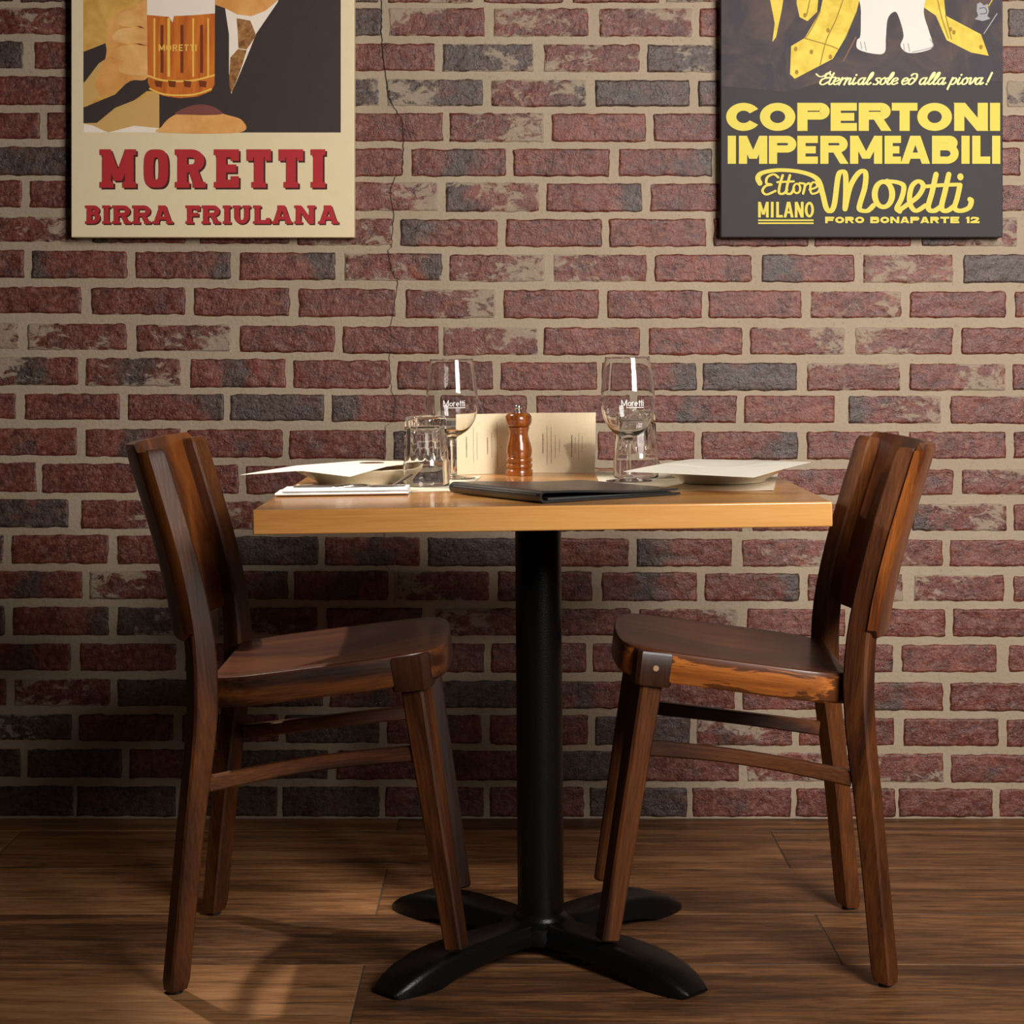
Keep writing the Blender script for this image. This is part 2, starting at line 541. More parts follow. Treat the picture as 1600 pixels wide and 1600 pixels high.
def build_wall():
    mb = MB()
    cols_ = []
    allb = []
    for ri, row in enumerate(ROWS):
        bricks = list(row[3])
        # carry the bond on past both sides of the picture
        x = bricks[0][0]
        while x > -900:
            bricks.insert(0, (x - 161, x - 14, rnd.choice('rrrdRm')))
            x -= 161
        x = bricks[-1][1]
        while x < 2500:
            bricks.append((x + 14, x + 161, rnd.choice('rpprRb')))
            x += 161
        for (x0, x1, c) in bricks:
            xa = min(max((x0 + x1) / 2, -200), 1800)
            allb.append((x0, x1, row_y(row, xa, 0), row_y(row, xa, 1), c))
    # courses above the picture
    for k in range(9):
        yb = -56 - k * 57
        x = -900 + (k % 2) * 80
        while x < 2500:
            allb.append((x, x + 147, yb - 43, yb, rnd.choice('rrpdRm')))
            x += 161
    for bi, (x0, x1, y0, y1, c) in enumerate(allb):
        X0, X1 = (x0 - 800) * PXM, (x1 - 800) * PXM
        Z1, Z0 = CAMZ - (y0 - HOR) * PXM, CAMZ - (y1 - HOR) * PXM
        nx = max(4, int((x1 - x0) / 5.5))
        ny = 9
        seed = bi * 3.71
        hue = {'r': 0.25, 'p': 0.8, 'g': 1.0}.get(c.lower(), 0.45) + rnd.uniform(-0.25, 0.25)  # paler p and g bricks have the light's sheen painted in
        proud = 0.0032 + rnd.uniform(-0.0008, 0.0012)
        tx, tz = rnd.uniform(-0.004, 0.004), rnd.uniform(-0.012, 0.012)
        rough_amp = rnd.uniform(0.6, 1.3) if c != 'g' else 0.15
        base = len(mb.v)
        W, H = X1 - X0, Z1 - Z0
        sm0 = 0.44 if c.isupper() else 0.20
        sdir = rnd.uniform(0, 6.28)
        us = sorted({0.0, 0.0016 / W, 0.0045 / W, 1 - 0.0045 / W, 1 - 0.0016 / W, 1.0} | {i / nx for i in range(1, nx)})
        ws = sorted({0.0, 0.0016 / H, 0.0045 / H, 1 - 0.0045 / H, 1 - 0.0016 / H, 1.0} | {j / ny for j in range(1, ny)})
        nx, ny = len(us) - 1, len(ws) - 1
        crad = rnd.uniform(0.002, 0.008)
        for j in range(ny + 1):
            for i in range(nx + 1):
                u, w = us[i], ws[j]
                # ragged arris
                e = min(u * W, (1 - u) * W, w * H, (1 - w) * H)
                x, z = X0 - 0.0008 + u * (W + 0.0016), Z0 - 0.0008 + w * (H + 0.0016)
                wob = 0.0028
                k = max(0.0, 1 - e / 0.012)
                x += wob * k * noise.noise(Vector((x * 60, z * 60, seed)))
                z += wob * k * noise.noise(Vector((x * 55, z * 55, seed + 9)))
                # rounded corners
                cu, cw = abs(u - 0.5) * W - (W / 2 - crad), abs(w - 0.5) * H - (H / 2 - crad)
                if cu > 0 and cw > 0:
                    d = math.hypot(cu, cw)
                    if d > crad:
                        s = crad / d
                        x -= math.copysign(cu * (1 - s), u - 0.5)
                        z -= math.copysign(cw * (1 - s), w - 0.5)
                edge = min(1.0, e / 0.0022)
                h = proud * (edge ** 0.5) - 0.0015 * (1 - edge)
                h += rough_amp * 0.0016 * noise.fractal(Vector((x * 38, z * 50, seed)), 1.0, 2.0, 4) * edge
                h += (x - (X0 + X1) / 2) * tx + (z - (Z0 + Z1) / 2) * tz
                mb.v.append(Vector((x, WY - h, z)))
                cl = c.lower()
                nn = 0.25 * noise.noise(Vector((u * 2, w * 1.2, seed)))
                if cl == 'd':
                    dk = 0.85 + nn
                elif cl == 'a':
                    dk = 0.95 - 1.5 * u + nn
                elif cl == 'b':
                    dk = -0.55 + 1.5 * u + nn
                elif cl == 'm':
                    dk = 0.85 - 2.6 * abs(u - 0.5) + nn
                else:
                    dk = 0.14 + nn
                if cl == 'g':
                    dk = 0.0
                sm = sm0 + 0.16 * noise.noise(Vector((u * 3 + math.cos(sdir), w * 1.5, seed + 4)))
                sm += 0.26 * max(0.0, 1 - e / 0.0035)
                if c.isupper():
                    sm += 0.16 * (math.cos(sdir) * (u - 0.5) * 2 + math.sin(sdir) * (w - 0.5))
                cols_.append((min(1, max(0, dk)), min(1, max(0, hue)), min(1, max(0, sm)), 1.0))
        for j in range(ny):
            for i in range(nx):
                a = base + j * (nx + 1) + i
                mb.f.append((a, a + 1, a + nx + 2, a + nx + 1))
                mb.m.append(0)
    # mortar bed: a gently uneven sheet behind the bricks
    base = len(mb.v)
    GX, GZ = 170, 110
    xa, xb, za, zb = -2.2, 2.2, 0.0, 2.3
    for j in range(GZ + 1):
        for i in range(GX + 1):
            x, z = xa + (xb - xa) * i / GX, za + (zb - za) * j / GZ
            h = 0.0009 * noise.noise(Vector((x * 30, z * 40, 3)))
            mb.v.append(Vector((x, WY - h, z)))
            cols_.append((0, 0, 0, 1))
    for j in range(GZ):
        for i in range(GX):
            a = base + j * (GX + 1) + i
            mb.f.append((a, a + 1, a + GX + 2, a + GX + 1))
            mb.m.append(1)
    # body of the wall
    n0 = len(mb.v)
    mb.box(xa, xb, WY + 0.004, WY + 0.12, za, zb, 1)
    # hairline crack wandering through joints and bricks
    crack = [(595.5, -10), (596, 22), (597, 67), (602, 112), (607, 150), (617, 169), (630, 191), (631, 214), (629, 270), (617, 277), (610, 296), (615, 337), (612, 386), (606, 391), (612, 422), (622, 443), (615, 485), (609, 517), (612, 527), (608, 559), (612, 611), (618, 622), (615, 657), (602, 667), (600, 720), (604, 800), (600, 841), (602, 883), (617, 897), (617, 950)]
    pts = []
    for i in range(len(crack) - 1):
        (ax, ay), (bx, by) = crack[i], crack[i + 1]
        n = max(2, int(math.hypot(bx - ax, by - ay) / 4))
        for k in range(n):
            t = k / n
            pts.append((ax + (bx - ax) * t + rnd.uniform(-1, 1), ay + (by - ay) * t))
    vv, ff = [], []
    for i, (px, py) in enumerate(pts):
        inside = any(b[0] <= px <= b[1] and b[2] <= py <= b[3] for b in allb)
        y = WY - (0.0055 if inside else 0.0022)
        x, z = (px - 800) * PXM, CAMZ - (py - HOR) * PXM
        w = 0.0007 if py < 450 else 0.00045
        vv += [(x - w, y, z), (x + w, y, z)]
        if i:
            ff.append((2 * i - 2, 2 * i - 1, 2 * i + 1, 2 * i))
    mb.add(vv, ff, 2)
    o = mb.build('wall_back', [M['brick'], M['mortar'], M['crack']], fix=False)
    me = o.data
    ca = me.color_attributes.new('brick', 'FLOAT_COLOR', 'POINT')
    while len(cols_) < len(me.vertices):
        cols_.append((0, 0, 0, 1))
    ca.data.foreach_set('color', [c for q in cols_ for c in q])
    for p in me.polygons:
        p.use_smooth = p.material_index == 0
    struct(o)


build_wall()


# ------------------------------------------------------------------ the floor
def build_floor():
    mb = MB()
    cols_ = []
    joints = [3.852, 3.755, 3.483, 3.200, 2.936, 2.668]
    y = 2.668
    while y > 1.2:
        y -= 0.272
        joints.append(y)
    L = 1.473
    g = 0.0008
    for r in range(len(joints) - 1):
        y1, y0 = joints[r] - g, joints[r + 1] + g
        x = (-0.228 if r % 2 == 0 else 0.508) - 3 * L
        while x < 3.2:
            a, b = x + g, x + L - g
            cc = (rnd.random(), rnd.random(), rnd.random(), 1)
            e = 0.0012
            base = len(mb.v)
            for (xx, yy, zz) in [(a, y0, -0.0015), (b, y0, -0.0015), (b, y1, -0.0015), (a, y1, -0.0015), (a + e, y0 + e, 0), (b - e, y0 + e, 0), (b - e, y1 - e, 0), (a + e, y1 - e, 0)]:
                mb.v.append(Vector((xx, yy, zz)))
                cols_.append(cc)
            mb.f += [tuple(base + i for i in q) for q in [(4, 5, 6, 7), (0, 1, 5, 4), (1, 2, 6, 5), (2, 3, 7, 6), (3, 0, 4, 7)]]
            mb.m += [0] * 5
            x += L
    mb.box(-3.0, 3.0, 1.2, WY + 0.10, -0.06, -0.0010, 1)
    o = mb.build('floor', [M['floor'], M['grout']], fix=False)
    me = o.data
    while len(cols_) < len(me.vertices):
        cols_.append((0.5, 0.5, 0.5, 1))
    ca = me.color_attributes.new('plank', 'FLOAT_COLOR', 'POINT')
    ca.data.foreach_set('color', [c for q in cols_ for c in q])
    struct(o)


build_floor()


# ------------------------------------------------------------------ lettering: a small stroke alphabet built from flat shapes
class Ink:
    """flat shapes on the plane given by pix -> world; every shape lies a hair above the last"""

    def __init__(self, to_world, layer=0.0):
        self.mb = MB()
        self.w = to_world
        self.h = layer
        self.step = 0.000004

    def poly(self, pts, mi=0):
        self.h += self.step
        v = [self.w(x, y, self.h) for x, y in pts]
        self.mb.add(v, [tuple(range(len(v)))], mi)

    def blob(self, pts, mi=0):
        self.poly([(q[0], q[1]) for q in catmull([(a, b, 0) for a, b in pts], 6, True)], mi)

    def ring(self, cx, cy, rx, ry, tx, ty, a0=0, a1=360, mi=0, n=40, sq=1.0):
        self.h += self.step
        v, f = [], []
        for i in range(n + 1):
            a = R(a0 + (a1 - a0) * i / n)
            c, s = math.cos(a), math.sin(a)
            c = math.copysign(abs(c) ** sq, c)
            s = math.copysign(abs(s) ** sq, s)
            v += [self.w(cx + rx * c, cy - ry * s, self.h), self.w(cx + (rx - tx) * c, cy - (ry - ty) * s, self.h)]
            if i:
                f.append((2 * i - 2, 2 * i - 1, 2 * i + 1, 2 * i))
        self.mb.add(v, f, mi)

    def ell(self, cx, cy, rx, ry, mi=0, n=28):
        self.poly([(cx + rx * math.cos(2 * math.pi * i / n), cy + ry * math.sin(2 * math.pi * i / n)) for i in range(n)], mi)

    def rect(self, x0, y0, x1, y1, mi=0):
        self.poly([(x0, y0), (x1, y0), (x1, y1), (x0, y1)], mi)

    def diag(self, x0, y0, x1, y1, t, mi=0):
        self.poly([(x0 - t / 2, y0), (x0 + t / 2, y0), (x1 + t / 2, y1), (x1 - t / 2, y1)], mi)

    def stroke(self, pts, width, mi=0, smooth=True, nib=None, n=6):
        """a pen line; nib = (wide, thin, angle) makes the width follow the direction"""
        p = [Vector((q[0], q[1])) for q in pts]
        if smooth and len(p) > 2:
            p = [Vector((q[0], q[1])) for q in catmull([(a[0], a[1], 0) for a in p], n)]
        v, f = [], []
        m = len(p)
        for i in range(m):
            d = (p[min(i + 1, m - 1)] - p[max(i - 1, 0)])
            if d.length < 1e-6:
                d = Vector((1, 0))
            d.normalize()
            nn = Vector((-d[1], d[0]))
            w = width
            if nib:
                w = width * (nib + (1 - nib) * abs(d[1]))
            self.h += self.step * 0.5
            v += [self.w(p[i][0] + nn[0] * w / 2, p[i][1] + nn[1] * w / 2, self.h), self.w(p[i][0] - nn[0] * w / 2, p[i][1] - nn[1] * w / 2, self.h)]
            if i:
                f.append((2 * i - 2, 2 * i - 1, 2 * i + 1, 2 * i))
        self.mb.add(v, f, mi)
        for q, w in ((p[0], width), (p[-1], width)):
            self.ell(q[0], q[1], w * 0.48, w * 0.48, mi, 12)

    def caps(self, ch, x0, y0, x1, y1, t, h=None, serif=0.0, mi=0):
        """one block capital in the box; t = stem, h = bar thickness, serif = overhang of the slabs"""
        h = h or t * 0.75
        W, H = x1 - x0, y1 - y0
        s = serif
        ym = (y0 + y1) / 2

        def foot(xc, top):
            if s:
                hh = h * 0.72
                if top:
                    self.rect(xc - t / 2 - s, y0, xc + t / 2 + s, y0 + hh, mi)
                else:
                    self.rect(xc - t / 2 - s, y1 - hh, xc + t / 2 + s, y1, mi)
        l, r = x0 + s + t / 2, x1 - s - t / 2
        V = lambda x, a=y0, b=y1: self.rect(x - t / 2, a, x + t / 2, b, mi)
        if ch == 'I':
            xc = (x0 + x1) / 2
            V(xc)
            foot(xc, 1)
            foot(xc, 0)
        elif ch == 'L':
            V(l)
            self.rect(l - t / 2, y1 - h, x1, y1, mi)
            foot(l, 1)
            foot(l, 0)
            if s:
                self.rect(x1 - h, y1 - H * 0.32, x1, y1, mi)
        elif ch in 'EF':
            V(l)
            self.rect(l - t / 2, y0, x1, y0 + h, mi)
            self.rect(l, ym - h / 2, x1 - W * 0.1, ym + h / 2, mi)
            if ch == 'E':
                self.rect(l - t / 2, y1 - h, x1, y1, mi)
            foot(l, 1)
            foot(l, 0)
            if s:
                self.rect(x1 - h, y0, x1, y0 + H * 0.30, mi)
                if ch == 'E':
                    self.rect(x1 - h, y1 - H * 0.30, x1, y1, mi)
        elif ch == 'T':
            xc = (x0 + x1) / 2
            V(xc)
            self.rect(x0, y0, x1, y0 + h, mi)
            foot(xc, 0)
            if s:
                self.rect(x0, y0, x0 + h * 0.8, y0 + H * 0.30, mi)
                self.rect(x1 - h * 0.8, y0, x1, y0 + H * 0.30, mi)
        elif ch in 'OC':
            sq = 0.62 if s else 1.0
            if ch == 'O':
                self.ring((x0 + x1) / 2, ym, W / 2, H / 2, t, h, 0, 360, mi, 56, sq)
            else:
                rx = W / (1 + math.cos(R(34)))
                self.ring(x0 + rx, ym, rx, H / 2, t, h, 34, 326, mi, 44)
        elif ch == 'D':
            V(l)
            self.ring(l, ym, x1 - l, H / 2, t, h, -90, 90, mi)
        elif ch in 'PRB':
            V(l)
            yb = y0 + H * (0.60 if ch != 'B' else 0.52)
            cy, ry = (y0 + yb) / 2, (yb - y0) / 2
            xr = x1 - (W * 0.04 if ch != 'P' else 0)
            xs = xr - ry * 1.15
            xs = max(xs, l)
            self.rect(l, y0, xs, y0 + h, mi)
            self.rect(l, yb - h, xs, yb, mi)
            self.ring(xs, cy, xr - xs, ry, t, h, -90, 90, mi)
            foot(l, 1)
            foot(l, 0)
            if ch == 'R':
                self.diag(l + (xr - l) * 0.45, yb - h * 0.6, x1 - t * 0.55 - s * 0.4, y1, t, mi)
                if s:
                    self.rect(x1 - t * 1.1 - s, y1 - h * 0.72, x1, y1, mi)
            if ch == 'B':
                ya = yb - h
                cy, ry = (ya + y1) / 2, (y1 - ya) / 2
                xs = max(x1 - ry * 1.15, l)
                self.rect(l, y1 - h, xs, y1, mi)
                self.ring(xs, cy, x1 - xs, ry, t, h, -90, 90, mi)
        elif ch == 'A':
            xc = (x0 + x1) / 2
            tt = t * 1.0
            self.diag(xc - t * 0.12, y0, x0 + tt / 2 + s * 0.6, y1, tt, mi)
            self.diag(xc + t * 0.12, y0, x1 - tt / 2 - s * 0.6, y1, tt, mi)
            self.rect(x0 + W * 0.26, y0 + H * 0.60, x1 - W * 0.26, y0 + H * 0.60 + h * 0.85, mi)
            if s:
                hh = h * 0.72
                self.rect(x0, y1 - hh, x0 + tt + s * 1.2, y1, mi)
                self.rect(x1 - tt - s * 1.2, y1 - hh, x1, y1, mi)
                self.rect(xc - t * 0.9, y0, xc + t * 0.4, y0 + hh, mi)
        elif ch == 'N':
            V(l)
            V(r)
            self.diag(l, y0, r, y1, t * 1.15, mi)
            if s:
                foot(l, 0)
                self.rect(x0, y0, l, y0 + h * 0.72, mi)
                foot(r, 1)
        elif ch == 'M':
            V(l)
            V(r)
            xc = (x0 + x1) / 2
            self.diag(l, y0, xc, y0 + H * 0.82, t * 0.95, mi)
            self.diag(r, y0, xc, y0 + H * 0.82, t * 0.95, mi)
            if s:
                foot(l, 0)
                foot(r, 0)
                self.rect(x0, y0, l, y0 + h * 0.72, mi)
                self.rect(r, y0, x1, y0 + h * 0.72, mi)
        elif ch == 'U':
            yc = y1 - W * 0.45
            V(l, y0, yc)
            V(r, y0, yc)
            self.ring((l + r) / 2, yc, (r - l) / 2 + t / 2, y1 - yc, t, h, 180, 360, mi)
            foot(l, 1)
            foot(r, 1)
        elif ch == '1':
            xc = x1 - t / 2
            V(xc)
            self.diag(xc, y0, x0 + t * 0.4, y0 + H * 0.3, t * 0.8, mi)
        elif ch == '2':
            self.stroke([(x0 + t * .4, y0 + H * .32), (x0 + W * .3, y0 + h * .5), (x1 - t * .5, y0 + H * .28), (x0 + W * .55, y0 + H * .62), (x0 + t * .4, y1 - h * .5)], h, mi)
            self.rect(x0, y1 - h, x1, y1, mi)


# running-hand letters: pen paths in units of x-height, baseline at 0, y up; last number is the advance
LOWER = {
    'e': ([[(0.05, 0.45), (0.45, 0.55), (0.60, 0.80), (0.38, 1.0), (0.12, 0.75), (0.10, 0.30), (0.32, 0.0), (0.70, 0.25)]], 0.72),
    't': ([[(0.30, 1.7), (0.18, 0.8), (0.16, 0.25), (0.34, 0.0), (0.60, 0.22)], [(-0.02, 1.05), (0.62, 1.08)]], 0.56),
    'r': ([[(0.05, 0.0), (0.12, 0.55), (0.14, 1.0)], [(0.12, 0.62), (0.30, 0.92), (0.52, 0.98), (0.56, 0.85)]], 0.56),
    'n': ([[(0.05, 0.0), (0.12, 0.6), (0.14, 1.0)], [(0.12, 0.55), (0.34, 0.95), (0.55, 0.90), (0.52, 0.35), (0.62, 0.0), (0.84, 0.25)]], 0.84),
    'i': ([[(0.12, 1.0), (0.08, 0.35), (0.22, 0.0), (0.46, 0.25)], [(0.16, 1.42), (0.18, 1.46)]], 0.46),
    'a': ([[(0.66, 0.85), (0.40, 1.0), (0.12, 0.72), (0.10, 0.25), (0.30, 0.0), (0.55, 0.30), (0.68, 0.95)], [(0.68, 0.98), (0.60, 0.35), (0.70, 0.0), (0.94, 0.25)]], 0.92),
    'l': ([[(0.05, 0.35), (0.42, 1.2), (0.42, 1.8), (0.24, 1.6), (0.14, 0.7), (0.18, 0.12), (0.36, 0.02), (0.56, 0.25)]], 0.54),
    's': ([[(0.55, 0.95), (0.30, 0.98), (0.18, 0.75), (0.50, 0.40), (0.42, 0.05), (0.08, 0.05)]], 0.66),
    'o': ([[(0.38, 1.0), (0.12, 0.75), (0.10, 0.28), (0.32, 0.0), (0.60, 0.25), (0.60, 0.72), (0.38, 1.0), (0.62, 0.92), (0.78, 0.95)]], 0.76),
    'd': ([[(0.60, 0.80), (0.36, 0.98), (0.12, 0.72), (0.10, 0.25), (0.32, 0.0), (0.60, 0.30), (0.78, 0.95), (0.66, 1.55), (0.30, 1.60), (0.12, 1.35)]], 0.88),
    'p': ([[(0.14, 1.0), (0.02, -0.70)], [(0.10, 0.55), (0.34, 0.98), (0.62, 0.80), (0.58, 0.25), (0.32, 0.0), (0.08, 0.22)]], 0.80),
    'v': ([[(0.04, 0.95), (0.16, 0.95), (0.22, 0.05), (0.52, 0.45), (0.60, 0.98), (0.76, 0.90)]], 0.72),
    'E': ([[(0.95, 1.45), (0.72, 1.75), (0.42, 1.55), (0.50, 1.10), (0.75, 1.02)], [(0.62, 1.02), (0.18, 0.75), (0.15, 0.20), (0.50, 0.0), (0.95, 0.35)]], 0.95),
    'M': ([[(0.08, 0.0), (0.10, 1.75), (0.55, 0.15), (1.0, 1.75), (1.02, 0.0)]], 1.22),
    '!': ([[(0.42, 1.75), (0.18, 0.42)], [(0.08, 0.04), (0.10, 0.08)]], 0.4),
}


def script_line(ink, text, x, y, xh, width, slant, mi=0, nib=0.55, space=0.45, adv=1.0, smooth=True):
    for ch in text:
        if ch == ' ':
            x += space * xh
            continue
        paths, a = LOWER[ch]
        for p in paths:
            ink.stroke([(x + (q[0] + q[1] * slant) * xh * adv, y - q[1] * xh) for q in p], width, mi, smooth and ch != 'M', nib, 5)
        x += a * xh * adv
    return x


# ------------------------------------------------------------------ canvases on the wall
def canvas_material(name, c, var=0.04):
    t = NT(name)
    o = t.obj()
    wv = t.noise(t.mapping(o, (1, 1, 1)), 620, 2, 0.5)
    big = t.noise(o, 40, 3)
    cc = t.mix(big, [x * (1 - var) for x in c], [min(1, x * (1 + var)) for x in c])
    t.set(Base_Color=cc, Roughness=0.62, Normal=t.bump(wv, 0.25, 0.0008))
    t.b.inputs['Specular IOR Level'].default_value = 0.3
    return t.mat


def two_tone(name, a, b, scale, lo=0.35, hi=0.65, stretch=(1, 1, 1), dist=0.5):
    t = NT(name)
    o = t.obj()
    nz = t.noise(t.mapping(o, stretch), scale, 4, 0.6, dist)
    t.set(Base_Color=t.mix(t.ramp(nz, [(lo, 0.0), (hi, 1.0)]), a, b), Roughness=0.6)
    t.b.inputs['Specular IOR Level'].default_value = 0.3
    t.set(Normal=t.bump(t.noise(o, 620, 2), 0.2, 0.0008))
    return t.mat


PY = WY - 0.036     # printed face of the canvases


def poster(name, x0, x1, ytop, ybot, label, face):
    s = PY / F
    X0, X1 = (x0 - 800) * s, (x1 - 800) * s
    Z1, Z0 = CAMZ - (ytop - HOR) * s, CAMZ - (ybot - HOR) * s
    root = empty(name, ((X0 + X1) / 2, WY - 0.018, Z0), label, 'poster', 'printed canvases on the brick wall')
    mb = MB()
    o = Vector(root.location)
    mb.box(X0 - o.x, X1 - o.x, PY - o.y, WY - 0.0050 - o.y, 0, Z1 - Z0)
    mb.build('canvas', face, root, bevel=0.002)

    def tw(zx, zy):
        def f(x, y, h):
            px, py = zx(x), zy(y)
            return Vector(((px - 800) * s, PY - 0.0003 - h, CAMZ - (py - HOR) * s)) - o
        return f
    return root, tw


# left canvas: beer advertisement
cream = canvas_material('cream_canvas', srgb(224, 206, 168))
post, tw = poster('wall_poster', 111, 553.5, -46, 371, 'cream canvas with red slab lettering under a hand holding a beer mug', cream)
to = tw(lambda x: 90 + x / 3.3333, lambda y: y / 3.3333)
pm = [two_tone('picture_ochre', srgb(196, 140, 58), srgb(226, 178, 92), 16),           # 0
      canvas_material('picture_black', srgb(58, 46, 43), 0.12),                         # 1
      two_tone('picture_skin', srgb(212, 142, 70), srgb(232, 172, 100), 14),   # 2
      two_tone('picture_beer', srgb(176, 82, 24), srgb(216, 122, 38), 22, stretch=(2.2, 1, 0.3)),  # 3
      canvas_material('picture_foam', srgb(240, 226, 208)),                             # 4
      two_tone('picture_tie', srgb(120, 72, 38), srgb(176, 128, 72), 90),               # 5
      canvas_material('picture_tan', srgb(206, 164, 96)),                               # 6
      canvas_material('picture_gold', srgb(240, 190, 84)),                              # 7
      canvas_material('picture_umber', srgb(120, 52, 18)),                              # 8
      canvas_material('picture_plum', srgb(126, 70, 62)),
      two_tone('picture_finger', srgb(214, 148, 78), srgb(238, 186, 118), 12)]                               # 9
k = Ink(to, 0.0001)
k.rect(135, -150, 1475, 690, 0)
k.rect(530, -150, 1475, 690, 1)
k.poly([(135, 560), (300, 492), (380, 412), (465, 404), (540, 404), (540, 475), (465, 475), (400, 522), (300, 562), (205, 640), (135, 642)], 1)
k.poly([(135, 270), (250, 225), (262, 300), (200, 365), (135, 432)], 1)
k.poly([(205, 640), (300, 562), (400, 522), (530, 470), (530, 690), (260, 690), (135, 645)], 6)
k.poly([(135, 645), (180, 652), (262, 690), (135, 690)], 4)
k.poly([(262, 690), (400, 655), (530, 668), (530, 690)], 4)
k.poly([(135, 436), (215, 330), (262, 300), (190, 430), (222, 498), (135, 560)], 6)
k.blob([(250, 300), (258, 180), (280, 100), (340, 50), (430, 20), (480, 0), (480, 378), (380, 422), (272, 492), (222, 492), (196, 420)], 2)
for pts in ([(335, 118), (400, 128), (470, 160)], [(330, 205), (400, 222), (470, 245)], [(345, 292), (405, 325), (470, 338)]):
    k.stroke(pts, 9, 8, nib=0.8)
    k.stroke([(a, b + 14) for a, b in pts], 8, 7, nib=0.8)
for cy_, cx0 in ((95, 300), (185, 285), (275, 285), (350, 320)):
    k.blob([(cx0, cy_), (cx0 + 60, cy_ - 38), (478, cy_ - 30), (478, cy_ + 34), (cx0 + 70, cy_ + 40), (cx0 + 10, cy_ + 28)], 10)
# mug
k.poly([(466, 60), (820, 60), (818, 440), (800, 475), (730, 503), (640, 512), (550, 500), (488, 470), (470, 430)], 3)
k.poly([(466, -150), (822, -150), (820, 70), (700, 80), (606, 84), (600, 118), (580, 88), (466, 78)], 4)
for x in (500, 572, 702, 780):
    k.rect(x, 95, x + (9 if x != 572 else 14), 400, 7)
for x in (536, 640, 742):
    k.rect(x, 130, x + 16, 380, 8)
k.stroke([(472, 395), (560, 420), (700, 420), (815, 392)], 10, 7)
for x in (505, 575, 655, 735):
    k.poly([(x, 420), (x + 42, 424), (x + 38, 456), (x + 6, 452)], 8)
k.stroke([(480, 462), (560, 492), (700, 494), (800, 464)], 9, 7)
# chin, shirt, tie
k.poly([(860, 0), (1150, 0), (1148, 10), (1035, 175), (985, 300), (905, 490), (893, 380), (893, 180), (872, 40)], 4)
k.poly([(820, -150), (1180, -150), (1150, 0), (1085, 55), (1010, 85), (935, 75), (870, 42), (820, 25)], 2)
k.poly([(932, 95), (1004, 108), (1035, 185), (985, 258), (942, 252), (938, 160)], 5)
k.poly([(940, 256), (985, 262), (960, 345), (908, 486), (892, 440), (900, 300)], 5)
# resting hand
k.blob([(540, 690), (542, 660), (590, 610), (680, 572), (760, 552), (860, 592), (960, 626), (945, 690)], 2)
k.blob([(610, 592), (680, 556), (745, 544), (810, 556), (860, 592), (780, 600), (690, 598)], 9)
# name on the mug
xs = 527
for ch, w in zip('MORETTI', (38, 34, 32, 28, 30, 30, 10)):
    k.caps(ch, xs, 232, xs + w - 6, 266, 7, 6, 0, 7)
    xs += w
k.mb.build('printed_picture', pm, post, fix=False)
# slab lettering with its drop shade
red = canvas_material('print_red', srgb(176, 40, 46))
shade = canvas_material('print_dark_maroon', srgb(64, 26, 24))
WORD1 = [('M', 220, 410), ('O', 450, 577), ('R', 612, 772), ('E', 815, 945), ('T', 985, 1112), ('T', 1152, 1280), ('I', 1320, 1394)]
WORD2 = [('B', 145, 222), ('I', 234, 276), ('R', 286, 382), ('R', 390, 488), ('A', 495, 602), ('F', 668, 742), ('R', 752, 848), ('I', 860, 906), ('U', 914, 1006), ('L', 1020, 1108), ('A', 1116, 1222), ('N', 1234, 1344), ('A', 1358, 1463)]
for part, dx, mat_, lay in (('letter_shade', 9, shade, 0.0002), ('lettering', 0, red, 0.0012)):
    k = Ink(to, lay)
    for ch, a, b in WORD1:
        k.caps(ch, a + dx, 778 + dx, b + dx, 978 + dx, 50 if ch != 'M' else 46, 42, 13)
    for ch, a, b in WORD2:
        k.caps(ch, a + dx * .7, 1070 + dx * .7, b + dx * .7, 1166 + dx * .7, 25, 20, 8)
    k.mb.build(part, mat_, post, fix=False)

# right canvas: dark tarpaulin advertisement
dark = canvas_material('charcoal_canvas', srgb(46, 40, 41), 0.08)
post2, tw2 = poster('wall_poster', 1126, 1567, -46, 371, 'dark canvas with yellow lettering under yellow tarpaulin sheets', dark)
to2 = tw2(lambda x: 1110 + x / 3.2653, lambda y: y / 3.2653)
pm2 = [two_tone('picture_smoke', srgb(48, 39, 46), srgb(84, 64, 54), 9, 0.42, 0.72, (1, 1, 0.7), 1.5),   # 0
       two_tone('picture_tarpaulin', srgb(196, 166, 40), srgb(222, 194, 74), 30),       # 1
       canvas_material('picture_pale_fur', srgb(212, 204, 194)),                         # 2
       canvas_material('picture_fold', srgb(150, 116, 24)),                              # 3
       canvas_material('picture_grey', srgb(150, 146, 150)),                             # 4
       canvas_material('picture_rust', srgb(120, 82, 56))]                               # 5
k = Ink(to2, 0.0001)
k.poly([(56, -150), (1490, -150), (1492, 420), (1200, 400), (560, 420), (400, 470), (56, 440)], 0)
k.poly([(305, 0), (378, -40), (362, 60), (335, 190), (316, 214), (328, 120)], 1)
k.poly([(440, -120), (560, -140), (545, 60), (495, 108), (455, 88), (440, 20)], 1)
k.poly([(600, -140), (790, -120), (745, 60), (690, 190), (625, 300), (430, 402), (406, 378), (412, 235), (480, 195), (560, 60)], 1)
k.poly([(1080, -120), (1180, -120), (1200, 80), (1380, 175), (1420, 285), (1330, 268), (1205, 205), (1150, 80), (1085, 35)], 1)
for pts in ([(560, 60), (520, 140), (485, 195)], [(690, -40), (640, 100), (590, 210), (560, 330)], [(1150, -40), (1180, 90), (1215, 195)], [(520, -60), (490, 80)], [(480, 195), (600, 230), (650, 250)], [(1200, 80), (1230, 200)]):
    k.stroke(pts, 6, 3)
for x, y in ((515, 265), (600, 155), (440, 368), (612, 290), (1225, 150), (1242, 165), (1380, 240), (482, 78), (435, 250)):
    k.ell(x, y, 9, 12, 3)
